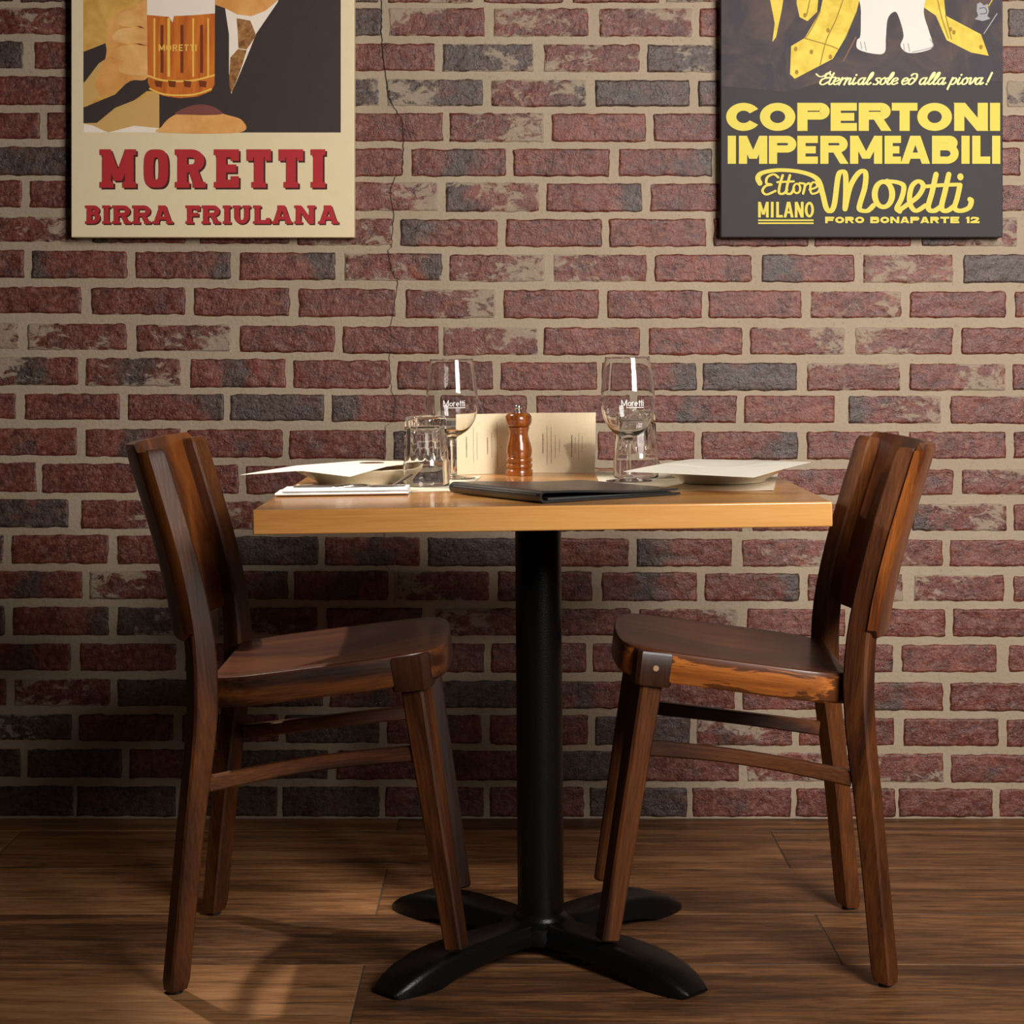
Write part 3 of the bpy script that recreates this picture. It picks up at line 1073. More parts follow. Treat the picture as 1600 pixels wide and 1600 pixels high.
k.blob([(775, -120), (1085, -120), (1088, 60), (1112, 150), (1134, 235), (1090, 262), (1010, 270), (970, 235), (985, 180), (962, 90), (940, 60), (905, 95), (895, 190), (888, 268), (830, 274), (752, 250), (748, 205), (765, 180), (768, 60)], 2)
for pts in ([(766, 215), (772, 250)], [(786, 215), (794, 258)], [(985, 225), (990, 256)], [(1008, 222), (1016, 262)], [(1120, 200), (1132, 240), (1030, 266)]):
    k.stroke(pts, 5, 4)
k.stroke([(742, 190), (678, 312)], 7, 5, False)
k.stroke([(1462, 70), (1395, 172)], 5, 4, False)
k.stroke([(1440, -5), (1420, 30)], 5, 1, False)
k.poly([(1360, 20), (1378, 12), (1395, 28), (1415, 20), (1420, 60), (1412, 82), (1428, 96), (1388, 108), (1348, 98), (1366, 82), (1358, 55)], 4)
k.stroke([(1372, 44), (1400, 40), (1408, 66), (1376, 72)], 4, 0)
k.mb.build('printed_picture', pm2, post2, fix=False)

yel = canvas_material('print_yellow', srgb(208, 190, 76))
pale = canvas_material('print_pale_yellow', srgb(232, 220, 150))
k = Ink(to2, 0.0006)
for ch, a, b in [('C', 80, 243), ('O', 252, 433), ('P', 443, 608), ('E', 613, 747), ('R', 756, 926), ('T', 925, 1056), ('O', 1055, 1232), ('N', 1243, 1415), ('I', 1425, 1478)]:
    k.caps(ch, a, 525, b, 668, 52, 40)
for ch, a, b in [('I', 88, 130), ('M', 145, 290), ('P', 298, 438), ('E', 443, 548), ('R', 560, 706), ('M', 712, 876), ('E', 888, 972), ('A', 970, 1120), ('B', 1130, 1266), ('I', 1280, 1322), ('L', 1335, 1427), ('I', 1437, 1478)]:
    k.caps(ch, a, 693, b, 836, 42, 37)
for ch, a, b in [('M', 243, 297), ('I', 307, 323), ('L', 335, 369), ('A', 373, 424), ('N', 430, 475), ('O', 481, 528)]:
    k.caps(ch, a, 1030, b, 1110, 14, 13)
k.rect(243, 1120, 526, 1128)
k.rect(243, 1135, 526, 1143)
xs = 585
for ch in 'FORO BONAPARTE 12':
    w = {' ': 26, 'I': 16, '1': 26}.get(ch, 51)
    if ch != ' ':
        k.caps(ch, xs, 1106, xs + w - 5, 1139, 13, 10)
    xs += w
# big signature
k.stroke([(252, 935), (242, 905), (270, 880), (360, 868), (470, 880), (545, 915), (572, 990), (590, 1060), (612, 1078), (632, 1040), (650, 905), (668, 876), (688, 890), (690, 980), (686, 1066)], 28, nib=0.65)
k.stroke([(686, 1066), (710, 960), (745, 895), (775, 872), (792, 890), (786, 960), (762, 1040), (762, 1070), (800, 1076), (830, 1050)], 28, nib=0.7)
k.ring(882, 992, 60, 76, 31, 23)
k.stroke([(900, 925), (950, 930), (985, 950), (975, 1010), (950, 1062), (965, 1078)], 27, nib=0.7)
k.stroke([(960, 1075), (1010, 1040), (1060, 1000), (1085, 950), (1060, 925), (1025, 955), (1015, 1030), (1045, 1076), (1095, 1050)], 27, nib=0.7)
k.stroke([(1150, 890), (1130, 980), (1110, 1060), (1140, 1076), (1180, 1050)], 28, nib=0.8)
k.stroke([(1215, 890), (1195, 980), (1178, 1060), (1205, 1076), (1245, 1050)], 28, nib=0.8)
k.stroke([(1095, 952), (1180, 945), (1262, 942)], 19)
k.stroke([(1272, 945), (1258, 1010), (1245, 1062), (1275, 1076), (1318, 1060), (1330, 1025), (1322, 1018)], 27, nib=0.8)
k.ell(1274, 903, 16, 18)
# first name
k.stroke([(345, 905), (322, 890), (290, 905), (285, 935), (312, 942), (280, 950), (265, 975), (285, 993), (330, 975)], 14, nib=0.7)
k.stroke([(368, 895), (352, 950), (350, 985), (372, 988), (390, 970)], 14, nib=0.8)
k.stroke([(405, 895), (390, 950), (388, 985), (410, 988), (425, 965)], 14, nib=0.8)
k.stroke([(340, 930), (425, 926)], 11, smooth=False)
k.ring(440, 962, 23, 29, 12, 10)
k.stroke([(455, 935), (480, 940), (478, 965), (472, 988)], 13, nib=0.8)
k.stroke([(480, 950), (500, 935), (508, 945)], 11)
k.stroke([(505, 968), (540, 955), (540, 935), (520, 932), (508, 958), (516, 988), (545, 982), (556, 965)], 12, nib=0.8)
k.mb.build('lettering', yel, post2, fix=False)
k = Ink(to2, 0.0006)
k.stroke([(540, 378), (560, 392), (590, 382), (612, 366)], 9, nib=0.6)
x = 550
for wd, gap in (('Eterni', 6), ('al', 14), ('sole', 18), ('ed', 16), ('alla', 22), ('piova', 20)):
    x = script_line(k, wd, x, 432, 34, 10.5, 0.28, adv=1.36) + gap
script_line(k, '!', x - 2, 432, 34, 11, 0.30)
k.mb.build('slogan', pale, post2, fix=False)['label'] = 'pale yellow slanted handwriting'

# ------------------------------------------------------------------ the table
TX, TY, TZ = 0.042, 3.03, 0.731
TILT = 0.0145       # the top leans a little, right side up


def zt(x):
    return TZ + TILT * (x - TX)


table = empty('dining_table', (TX, TY, 0), 'square table with thick pale wooden top on black pedestal', 'table')
mb = MB()
mb.box(-0.4, 0.4, -0.4, 0.4, -0.0345, 0)
tt = mb.build('tabletop', M['top'], table, bevel=0.0022)
tt.location = (0, 0, TZ)
tt.rotation_euler = (0, -TILT, 0)
mb = MB()
mb.lathe([(0, 0.045), (0.0435, 0.045), (0.0435, 0.052), (0.0395, 0.057), (0.0365, 0.060), (0.0365, 0.680), (0, 0.680)], 48)
pole = mb.build('pole', M['iron'], table, smooth=40)
pole.rotation_euler = (0, -0.007, 0)
pole.location = (0.004, -0.01, 0)
mb = MB()
mb.box(-0.15, 0.15, -0.15, 0.15, 0.6815, 0.6950)
mb.build('mounting_plate', M['iron'], table, bevel=0.003)


def foot_ring(r, hw, zb, ztp):
    """cross-section of a foot at distance r from the hub (along +x)"""
    bv = min(0.008, (ztp - zb) * 0.45)
    return [(r, -hw, zb), (r, hw, zb), (r, hw + 0.001, ztp - bv * 1.3), (r, hw - bv * .45, ztp - bv * .35), (r, hw - bv * 1.3, ztp), (r, -hw + bv * 1.3, ztp), (r, -hw + bv * .45, ztp - bv * .35), (r, -hw - 0.001, ztp - bv * 1.3)]


FOOT = [(0.0, 0.030, 0.020, 0.0500), (0.05, 0.032, 0.020, 0.0500), (0.10, 0.033, 0.020, 0.0505), (0.16, 0.034, 0.015, 0.0500), (0.21, 0.036, 0.010, 0.0470), (0.235, 0.037, 0.003, 0.0440), (0.245, 0.037, 0.0, 0.0425), (0.275, 0.036, 0.0, 0.0350), (0.300, 0.033, 0.0, 0.0250), (0.317, 0.028, 0.001, 0.0150), (0.325, 0.022, 0.004, 0.0085)]
for ang in (45, 135, 225, 315):
    mb = MB()
    mb.loft([foot_ring(*q) for q in FOOT])
    f = mb.build('base_foot', M['iron'], table, smooth=50)
    f.rotation_euler = (0, 0, R(ang))
    f.location = (0, -0.012, 0)
mb = MB()
mb.lathe([(0, 0.018), (0.055, 0.018), (0.060, 0.030), (0.058, 0.044), (0.048, 0.0495), (0, 0.0495)], 40)
h = mb.build('hub', M['iron'], table, smooth=40)
h.location = (0, -0.012, 0)


# ------------------------------------------------------------------ the chairs
CT = R(7.3)         # both lean back, their front legs up on the table base


def quad_ring(cx, cy, z, w, d, ang):
    """rectangle w (across) x d (front to back) centred at cx, cy and turned by ang, corners eased"""
    c, s = math.cos(ang), math.sin(ang)
    b = min(w, d) * 0.10
    pts = [(-d / 2 + b, -w / 2), (d / 2 - b, -w / 2), (d / 2, -w / 2 + b), (d / 2, w / 2 - b), (d / 2 - b, w / 2), (-d / 2 + b, w / 2), (-d / 2, w / 2 - b), (-d / 2, -w / 2 + b)]
    return [(cx + x * c - y * s, cy + x * s + y * c, z) for x, y in pts]


ARC = 0.42          # radius of the curved back
PROF = [(0.000, 0.006), (0.051, 0.234), (0.084, 0.371), (0.097, 0.455), (0.100, 0.53), (0.093, 0.62), (0.081, 0.70), (0.064, 0.800)]


def back_x(z):
    pts = catmull([(a, b, 0) for a, b in PROF], 8)
    if z <= pts[0].y:
        return pts[0].x
    for i in range(len(pts) - 1):
        if pts[i].y <= z <= pts[i + 1].y:
            t = (z - pts[i].y) / (pts[i + 1].y - pts[i].y)
            return pts[i].x + (pts[i + 1].x - pts[i].x) * t
    return pts[-1].x


def make_chair(label, seat_mat, rail_mat, plug=True):
    root = empty('dining_chair', (0, 0, 0), label, 'chair', 'wooden chairs at the table')
    A = R(32)
    # rear legs run up into the back posts
    for s in (-1, 1):
        mb = MB()
        rings = []
        zs = [0.006] + [0.02 + 0.0325 * i for i in range(24)] + [0.790, 0.798]
        for z in zs:
            x = back_x(z)
            sc = 1.0
            if z < 0.02:
                sc = 0.86
            elif z > 0.795:
                sc = 0.80
            w = 0.036
            d = 0.031 + 0.007 * math.exp(-((z - 0.42) / 0.16) ** 2)
            rings.append(quad_ring(x, s * 0.196, z, w * sc, d * sc, -s * A))
        mb.loft(rings)
        leg = mb.build('rear_leg', M['chair_z'], root, smooth=32)
        g = MB()
        g.lathe([(0, 0), (0.010, 0), (0.011, 0.007), (0, 0.007)], 20, (0.0, s * 0.196, 0))
        g.build('glide', M['rubber'], leg)
    # curved back panel behind the posts
    mb = MB()
    thick = 0.019
    NU, zb, ztop = 28, 0.512, 0.808
    half = 0.224
    amax = math.asin(half / ARC)
    rings = []
    zlist = [zb, zb + 0.006, zb + 0.05, zb + 0.10, zb + 0.15, zb + 0.20, zb + 0.25, ztop - 0.008, ztop]
    for zi, z in enumerate(zlist):
        inner, outer = [], []
        for i in range(NU + 1):
            a = -amax + 2 * amax * i / NU
            rc = 0.012
            # eased corners at the two ends
            top_drop = 0.0
            ed = (amax - abs(a)) * ARC
            zz = z
            if ed < rc:
                q = rc - math.sqrt(max(0, rc * rc - (rc - ed) ** 2))
                if z > 0.66:
                    zz = min(z, ztop - q)
                else:
                    zz = max(z, zb + q)
            px = back_x(min(zz, 0.799)) - 0.013
            # the arc passes just behind the posts at +-0.196
            x0 = px - ARC * (math.cos(a) - math.cos(math.asin(0.196 / ARC))) * 0.68
            for lst, off in ((inner, 0.0), (outer, -thick)):
                e = 0.002 if zi in (0, len(zlist) - 1) else 0.0
                oo = off + (e if off else -e)
                lst.append((x0 + oo * math.cos(a), ARC * math.sin(a) - oo * math.sin(a) * -1 * 0.0 + (-oo) * math.sin(a) * -1, zz))
        rings.append(inner + outer[::-1])
    mb.loft(rings)
    mb.build('backrest', M['panel'], root, smooth=35)
    # saddle seat
    mb = MB()
    out = [(0.105, -0.172), (0.16, -0.196), (0.26, -0.199), (0.36, -0.197), (0.415, -0.188), (0.443, -0.160), (0.455, -0.10), (0.459, 0.0)]
    outl = out + [(x, -y) for x, y in reversed(out[:-1])]
    oc = [(v.x, v.y) for v in catmull([(x, y, 0) for x, y in outl], 5)]
    cx, cy = 0.27, 0.0
    zt_, zb_ = 0.450, 0.404

    def dish(x, y, k):
        return -0.012 * (1 - k * k) * max(0.0, min(1.0, (0.44 - x) / 0.14))
    rings = []
    for k, z in ((0.985, zb_), (1.0, zb_ + 0.004), (1.0, zt_ - 0.005), (0.994, zt_ - 0.0012), (0.98, zt_)):
        rings.append([(cx + (x - cx) * k, cy + (y - cy) * k, z) for x, y in oc])
    for k in (0.9, 0.75, 0.55, 0.35, 0.15, 0.05, 0.004):
        rings.append([(cx + (x - cx) * k, cy + (y - cy) * k, zt_ + dish(cx + (x - cx) * k, y, k)) for x, y in oc])
    mb.loft(rings)
    n = len(oc)
    # the side faces keep the rail finish
    for i, f in enumerate(mb.f):
        if i < n * 2:
            mb.m[i] = 1
    mb.build('seat', [seat_mat, rail_mat], root, smooth=38)
    # front legs with their dark corner blocks
    for s in (-1, 1):
        mb = MB()
        B = s * R(-24)
        rings = []
        for z, w in ((0.001, 0.024), (0.004, 0.029), (0.1, 0.031), (0.25, 0.034), (0.404, 0.037)):
            t = z / 0.404
            rings.append(quad_ring(0.416 - 0.010 * t, s * (0.163 + 0.011 * t), z, w, w, -B))
        mb.loft(rings)
        mb.build('front_leg', M['chair_z'], root, smooth=32)
        mb = MB()
        rings = []
        for z, w in ((0.396, 0.052), (0.400, 0.056), (0.444, 0.058), (0.4475, 0.054)):
            rings.append(quad_ring(0.4035, s * 0.1735, z, w, w, -B * 0.5))
        mb.loft(rings)
        blk = mb.build('corner_block', M['block'], root, smooth=32)
        if plug:
            g = MB()
            d_ = Vector((math.sin(-B * 0.5) * -s, s * math.cos(-B * 0.5), 0))
            p = Vector((0.4035, s * 0.1735, 0.424)) + d_ * 0.0290
            u_ = Vector((d_.y, -d_.x, 0))
            ring0 = [p + (u_ * math.cos(2 * math.pi * i / 14) + Vector((0, 0, 1)) * math.sin(2 * math.pi * i / 14)) * 0.0045 for i in range(14)]
            g.loft([[q - d_ * 0.002 for q in ring0], [q + d_ * 0.0006 for q in ring0]])
            g.build('dowel_plug', M['legtip'], blk)
    # bowed side stretchers
    for s in (-1, 1):
        mb = MB()
        rings = []
        for i in range(17):
            t = i / 16
            x = 0.088 + (0.406 - 0.088) * t
            y = s * (0.190 - 0.020 * t - 0.016 * math.sin(math.pi * t))
            z = 0.298 + 0.000 * t + 0.004 * math.sin(math.pi * t)
            hh, ww = 0.0115 - 0.001 * math.sin(math.pi * t), 0.0085
            b = 0.0025
            rings.append([(x, y + p, z + q) for p, q in ((-ww + b, -hh), (ww - b, -hh), (ww, -hh + b), (ww, hh - b), (ww - b, hh), (-ww + b, hh), (-ww, hh - b), (-ww, -hh + b))])
        mb.loft(rings)
        mb.build('side_stretcher', M['chair_x'], root, smooth=32)
    return root


ch1 = make_chair('dark wooden chair left of the table with plain brown seat edge', M['seat'], M['chair_x'])
ch1.location = (-0.4965, 3.003, 0.0)
ch1.rotation_euler = (0, -CT, R(0.6))
ch2 = copy_tree(ch1)
for c in ch1.children:
    for g in list(c.children):
        if g.name.startswith('dowel_plug'):     # only the right chair shows its plugs
            bpy.data.objects.remove(g)
ch2['label'] = 'dark wooden chair right of the table with worn orange seat edge'
ch2.location = (0.562, 3.035, 0.0)
ch2.rotation_euler = (0, -CT, R(180 - 2.0))
for c in ch2.children:
    if c.name.startswith('seat'):
        c.data = c.data.copy()
        c.data.materials[1] = M['worn']


# ------------------------------------------------------------------ things on the table
def on_table(x, y, dz=0.0):
    return (x, y, zt(x) + 0.0004 + dz)


TROT = (0, -TILT, 0)


def sheet(name, pts, mat_, label, cat, zfun, thick=0.0005, group=None, nu=24, nv=24):
    """a sheet of paper with four corners (a, b, c, d in turn); zfun(u, v) bends it"""
    cx = sum(p[0] for p in pts) / 4
    cy = sum(p[1] for p in pts) / 4
    mb = MB()
    a, b, c, d = [Vector((p[0] - cx, p[1] - cy)) for p in pts]
    for side in (1, 0):
        for j in range(nv + 1):
            for i in range(nu + 1):
                u, v = i / nu, j / nv
                p = (a * (1 - u) + b * u) * (1 - v) + (d * (1 - u) + c * u) * v
                mb.v.append(Vector((p[0], p[1], zfun(u, v) + thick * side + TILT * p[0])))
    n = (nu + 1) * (nv + 1)
    for j in range(nv):
        for i in range(nu):
            q = j * (nu + 1) + i
            mb.f += [(q, q + 1, q + nu + 2, q + nu + 1), (n + q, n + q + nu + 1, n + q + nu + 2, n + q + 1)]
            mb.m += [0, 0]
    rim = [j for j in range(nu)] + [nu + j * (nu + 1) for j in range(nv)] + [nv * (nu + 1) + nu - j for j in range(nu)] + [(nv - j) * (nu + 1) for j in range(nv)]
    for i in range(len(rim)):
        p, q = rim[i], rim[(i + 1) % len(rim)]
        mb.f.append((p, n + p, n + q, q))
        mb.m.append(0)
    o = mb.build(name, mat_, smooth=50)
    o.location = on_table(cx, cy)
    return tag(o, label, cat, group)


# paper placemats
sheet('placemat', [(0.136, 2.898), (0.390, 2.842), (0.468, 3.34), (0.146, 3.35)], M['mat'],
      'paper placemat under the right wine glass and plate', 'placemat',
      lambda u, v: 0.004 * max(0, u - 0.8) * (1 - v), group='paper placemats')
sheet('placemat', [(-0.345, 2.925), (-0.075, 2.925), (-0.052, 3.27), (-0.352, 3.12)], M['mat'],
      'paper placemat half hidden under the left plate and tumbler', 'placemat',
      lambda u, v: 0.0, group='paper placemats')


def make_plate(label):
    mb = MB()
    mb.lathe([(0, 0.003), (0.058, 0.003), (0.060, 0.0), (0.066, 0.0), (0.069, 0.004), (0.086, 0.013), (0.103, 0.0215), (0.1055, 0.0240), (0.103, 0.0250), (0.086, 0.0175), (0.070, 0.0090), (0.060, 0.0070), (0, 0.0065)], 72)
    o = mb.build('plate', M['plate'], smooth=40)
    return tag(o, label, 'plate', 'stoneware plates')


pl2 = make_plate('pale plate beneath menu sheet at right end of table')
pl2.location = on_table(0.335, 3.03, 0.0018)
pl2.rotation_euler = TROT
pl1 = copy_tree(pl2)
pl1['label'] = 'pale plate beneath menu sheet behind the napkin at left'
pl1.location = on_table(-0.252, 3.137, 0.0010)


P2 = [(0.347, 2.742), (0.479, 3.057), (0.299, 3.190), (0.169, 2.900)]


def lie_right(u, v):
    p = [P2[0][i] * (1 - u) * (1 - v) + P2[1][i] * u * (1 - v) + P2[2][i] * u * v + P2[3][i] * (1 - u) * v for i in (0, 1)]
    d = math.hypot(p[0] - 0.335, p[1] - 3.03)
    sag = 0.0075 * max(0.0, 1 - (d / 0.085) ** 2) ** 1.5       # the paper sinks into the well of the plate
    return 0.0288 - sag - 0.012 * max(0.0, d - 0.12)


def lie_left(u, v):
    return 0.0303 - 0.0085 * max(0.0, 1 - 2.4 * u) * max(0.0, 1 - 2.4 * v) - 0.0065 * max(0.0, 1 - 2.2 * u) * max(0.0, 2.0 * v - 1.0) + 0.001 * math.sin(3 * u + v)


sheet('menu_sheet', P2, M['paper'], 'cream menu sheet lying on the right plate', 'menu', lie_right, group='menu sheets on the plates')
P1 = [(-0.252, 2.965), (-0.130, 3.190), (-0.262, 3.262), (-0.428, 3.000)]
ms = sheet('menu_sheet', P1, M['paper'], 'white menu sheet lying on the left plate, brown oval printed on it', 'menu', lie_left, group='menu sheets on the plates')
mb = MB()
oo = Vector(ms.location)
ex, ey = -0.233, 3.168
ring0 = [Vector((ex + 0.021 * math.cos(2 * math.pi * i / 32), ey + 0.020 * math.sin(2 * math.pi * i / 32), 0)) for i in range(32)]
mb.add([Vector((p.x - oo.x, p.y - oo.y, 0.0320 + TILT * (p.x - oo.x))) for p in ring0], [tuple(range(32))])
mb.build('printed_emblem', M['emblem'], ms, fix=False)


# wine glasses
def make_wine_glass(label):
    root = empty('wine_glass', (0, 0, 0), label, 'wine glass', 'stemmed wine glasses')
    H = 0.2005
    outer = [(0.0360, H), (0.0378, H - 0.014), (0.0405, H - 0.032), (0.0428, H - 0.052), (0.0436, H - 0.068), (0.0428, H - 0.083), (0.0398, H - 0.098), (0.0340, H - 0.110), (0.0255, H - 0.120), (0.0160, H - 0.1265), (0.0085, H - 0.131), (0.0052, H - 0.138), (0.0042, H - 0.150), (0.0038, H - 0.165), (0.0040, 0.018), (0.0052, 0.0105), (0.0090, 0.0062), (0.020, 0.0036), (0.0370, 0.0016), (0.0375, 0.0008), (0.0365, 0.0), (0.030, 0.0003), (0, 0.0012)]
    o3 = [(v.x, v.y) for v in catmull([(a, b, 0) for a, b in outer[:19]], 4)] + outer[19:]
    t = 0.0012
    inner = [(0.0360 - t, H), (0.0366, H - 0.014), (0.0393, H - 0.032), (0.0416, H - 0.052), (0.0424, H - 0.068), (0.0416, H - 0.083), (0.0385, H - 0.098), (0.0325, H - 0.1095), (0.0235, H - 0.1185), (0.012, H - 0.1235), (0, H - 0.1245)]
    i3 = [(max(0, v.x), v.y) for v in catmull([(a, b, 0) for a, b in inner], 4)]
    prof = list(reversed(i3)) + [(0.0356, H + 0.0004)] + o3
    mb = MB()
    mb.lathe(prof, 72)
    mb.build('bowl_and_stem', M['glass'], root, smooth=60)
    # white name printed round the bowl
    rr = 0.0441

    def curved(x, y, h):
        a = R(-90) + x / 0.0436
        r = rr + h
        return Vector((r * math.cos(a), r * math.sin(a), y))
    k = Ink(lambda x, y, h: curved(x, -y, h), 0.00002)
    zb = -(H - 0.0780)
    xh = 0.0064
    x = -0.0125
    for ch in 'Moretti':
        if ch == 'M':
            for p in ([(0, 0), (0, 1.55)], [(0, 1.55), (0.62, 0.15)], [(0.62, 0.15), (1.24, 1.55)], [(1.24, 1.55), (1.24, 0)]):
                k.stroke([(x + q[0] * xh, zb - q[1] * xh) for q in p], 0.0011, smooth=False)
            x += 1.52 * xh
        elif ch == 'o':
            k.ring(x + 0.42 * xh, zb - 0.5 * xh, 0.42 * xh, 0.5 * xh, 0.0010, 0.0010, n=24)
            x += 1.05 * xh
        elif ch == 'r':
            k.stroke([(x, zb), (x, zb - xh)], 0.0011, smooth=False)
            k.stroke([(x, zb - 0.6 * xh), (x + .15 * xh, zb - 0.9 * xh), (x + .42 * xh, zb - xh)], 0.0010)
            x += 0.62 * xh
        elif ch == 'e':
            k.ring(x + 0.42 * xh, zb - 0.5 * xh, 0.42 * xh, 0.5 * xh, 0.0010, 0.0010, 0, 310, n=24)
            k.stroke([(x + .05 * xh, zb - 0.5 * xh), (x + 0.8 * xh, zb - 0.5 * xh)], 0.0009, smooth=False)
            x += 1.05 * xh
        elif ch == 't':
            k.stroke([(x + .2 * xh, zb), (x + .2 * xh, zb - 1.4 * xh)], 0.0011, smooth=False)
            k.stroke([(x - .05 * xh, zb - xh), (x + .5 * xh, zb - xh)], 0.0009, smooth=False)
            x += 0.58 * xh
        elif ch == 'i':
            k.stroke([(x + .1 * xh, zb), (x + .1 * xh, zb - xh)], 0.0011, smooth=False)
            k.ell(x + .1 * xh, zb - 1.4 * xh, 0.0007, 0.0007)
            x += 0.4 * xh
    n = 14
    k.stroke([(-0.005 + (x + 0.005 - 0.001) * i / n, zb + 0.0024) for i in range(n + 1)], 0.0010, smooth=False)
    k.mb.build('printed_name', M['print_white'], root, fix=False)
    return root


wg1 = make_wine_glass('wine glass standing behind the left upturned tumbler')
wg1.location = on_table(-0.099, 3.205, 0.0008)
wg1.rotation_euler = TROT
wg2 = copy_tree(wg1)
wg2['label'] = 'wine glass in front of the right upturned tumbler'
wg2.location = on_table(0.189, 3.08, 0.0008)


# tumblers, upside down
def make_tumbler(label):
    H = 0.111
    prof = [(0, 0.0965), (0.020, 0.0965), (0.0265, 0.0945), (0.0290, 0.089), (0.0310, 0.060), (0.0335, 0.040), (0.0342, 0.034), (0.0346, 0.004), (0.0350, 0.0008), (0.0360, 0.0), (0.0370, 0.0010), (0.0374, 0.006), (0.0372, 0.030), (0.0364, 0.036), (0.0356, 0.041), (0.0350, 0.0435), (0.0348, 0.051), (0.0344, 0.066), (0.0337, 0.086), (0.0331, 0.1005), (0.0330, 0.1055), (0.0326, 0.1080), (0.0300, 0.1105), (0.0270, 0.111), (0.022, 0.1095), (0, 0.1085)]

    def mod(a, z, k):
        if k >= 14 and 0.043 < z < 0.106:       # hollow flutes cut in the outside
            return 1 - 0.055 * (1 - abs(math.sin(a * 8)))  ** 0.8 * min(1, (z - 0.043) / 0.008) * min(1, (0.106 - z) / 0.004) + 0.012
        return 1
    mb = MB()
    mb.lathe(prof, 192, mod=mod)
    o = mb.build('tumbler', M['glass'], smooth=55)
    return tag(o, label, 'tumbler', 'upturned tumblers')


tb1 = make_tumbler('fluted tumbler upside down beside the napkin at left')
tb1.location = on_table(-0.1365, 3.045, 0.0009)
tb1.rotation_euler = TROT
tb2 = copy_tree(tb1)
tb2['label'] = 'fluted tumbler upside down behind the right wine glass'
tb2.location = on_table(0.206, 3.165, 0.0009)

# pepper mill
mill = empty('pepper_mill', on_table(0.0125, 3.283), 'turned brown wooden pepper mill with metal nut on top', 'pepper mill', rot=TROT)
mb = MB()
body = [(0, 0), (0.0228, 0), (0.0234, 0.003), (0.0232, 0.0085), (0.0215, 0.0105), (0.0205, 0.0115), (0.0222, 0.0130), (0.0230, 0.0160), (0.0224, 0.0190), (0.0205, 0.0205), (0.0205, 0.0215), (0.0224, 0.0230), (0.0230, 0.0262), (0.0222, 0.0292), (0.0205, 0.0304), (0.0212, 0.0330), (0.0224, 0.0380), (0.0226, 0.0430), (0.0212, 0.0510), (0.0186, 0.0600), (0.0166, 0.0680), (0.0162, 0.0720), (0.0172, 0.0770), (0.0186, 0.0805), (0.0188, 0.0825), (0.0165, 0.0832), (0, 0.0832)]
mb.lathe(body, 56)
mb.build('body', M['mill'], mill, smooth=50)
mb = MB()
mb.lathe([(0, 0.0834), (0.0178, 0.0834), (0.0200, 0.0850), (0.0226, 0.0905), (0.0234, 0.0960), (0.0226, 0.1010), (0.0200, 0.1050), (0.0150, 0.1075), (0.0080, 0.1085), (0, 0.1088)], 56)
hd = mb.build('head', M['mill'], mill, smooth=50)
mb = MB()
mb.lathe([(0, 0.1086), (0.0072, 0.1086), (0.0072, 0.1110), (0.0050, 0.1120), (0.0062, 0.1140), (0.0068, 0.1185), (0.0052, 0.1210), (0, 0.1216)], 24)
mb.build('nut', M['nut'], mill, smooth=40)['label'] = 'shiny metal nut'

# standing menu card, folded in the middle
menu = empty('menu_card', on_table(0.026, 3.345), 'folded beige menu card standing behind the pepper mill', 'menu', rot=TROT)


def card_pt(u, z, off=0.0):
    """u runs -1..1 along the card"""
    x = u * 0.1215
    y = -0.030 * abs(u) ** 1.15
    return Vector((x + (0.0035 * (1 - z / 0.105) * -u if u > 0 else 0), y - 0.002 - off + 0.006 * (z / 0.105), z))


for sgn in (-1, 1):
    mb = MB()
    n = 14
    vv, ff = [], []
    for side in (0, 1):
        for j in range(9):
            for i in range(n + 1):
                vv.append(card_pt(sgn * i / n, 0.1045 * j / 8, -0.0006 * side))
    N = 9 * (n + 1)
    for j in range(8):
        for i in range(n):
            q = j * (n + 1) + i
            ff += [(q, q + 1, q + n + 2, q + n + 1), (N + q, N + q + n + 1, N + q + n + 2, N + q + 1)]
    rim = [i for i in range(n)] + [n + j * (n + 1) for j in range(8)] + [8 * (n + 1) + n - i for i in range(n)] + [(8 - j) * (n + 1) for j in range(8)]
    for i in range(len(rim)):
        p, q = rim[i], rim[(i + 1) % len(rim)]
        ff.append((p, N + p, N + q, q))
    mb.add(vv, ff)
    leaf = mb.build('leaf', M['kraft'], menu, smooth=40)
    # columns of small print, turned on their side as on the card
    k = MB()
    if sgn < 0:
        columns = [(-0.86, .030, .066, 1.4), (-0.76, .020, .082, .6), (-0.71, .026, .072, .6), (-0.56, .034, .064, 1.4), (-0.50, .028, .072, .6), (-0.42, .012, .090, .6), (-0.37, .044, .048, .6)]
    else:
        columns = [(0.24, .034, .068, 1.4), (0.30, .014, .082, .6), (0.36, .016, .080, .6), (0.42, .026, .066, .6), (0.48, .036, .058, .6), (0.55, .044, .048, .6), (0.66, .028, .066, 1.4), (0.71, .034, .062, .6), (0.76, .022, .070, .6), (0.81, .036, .064, .6), (0.86, .044, .048, .6)]
    rr2 = random.Random(5 + sgn)
    for (u, z0, z1, w) in columns:
        z = z0
        while z < z1:
            ln = rr2.uniform(0.0012, 0.0034)
            a0, a1 = u - 0.0045 * w, u + 0.0045 * w
            k.add([card_pt(a0, z, 0.0004), card_pt(a1, z, 0.0004), card_pt(a1, min(z + ln, z1), 0.0004), card_pt(a0, min(z + ln, z1), 0.0004)], [(0, 1, 2, 3)])
            z += ln + 0.0009
    k.build('small_print', M['ink'], leaf, fix=False)

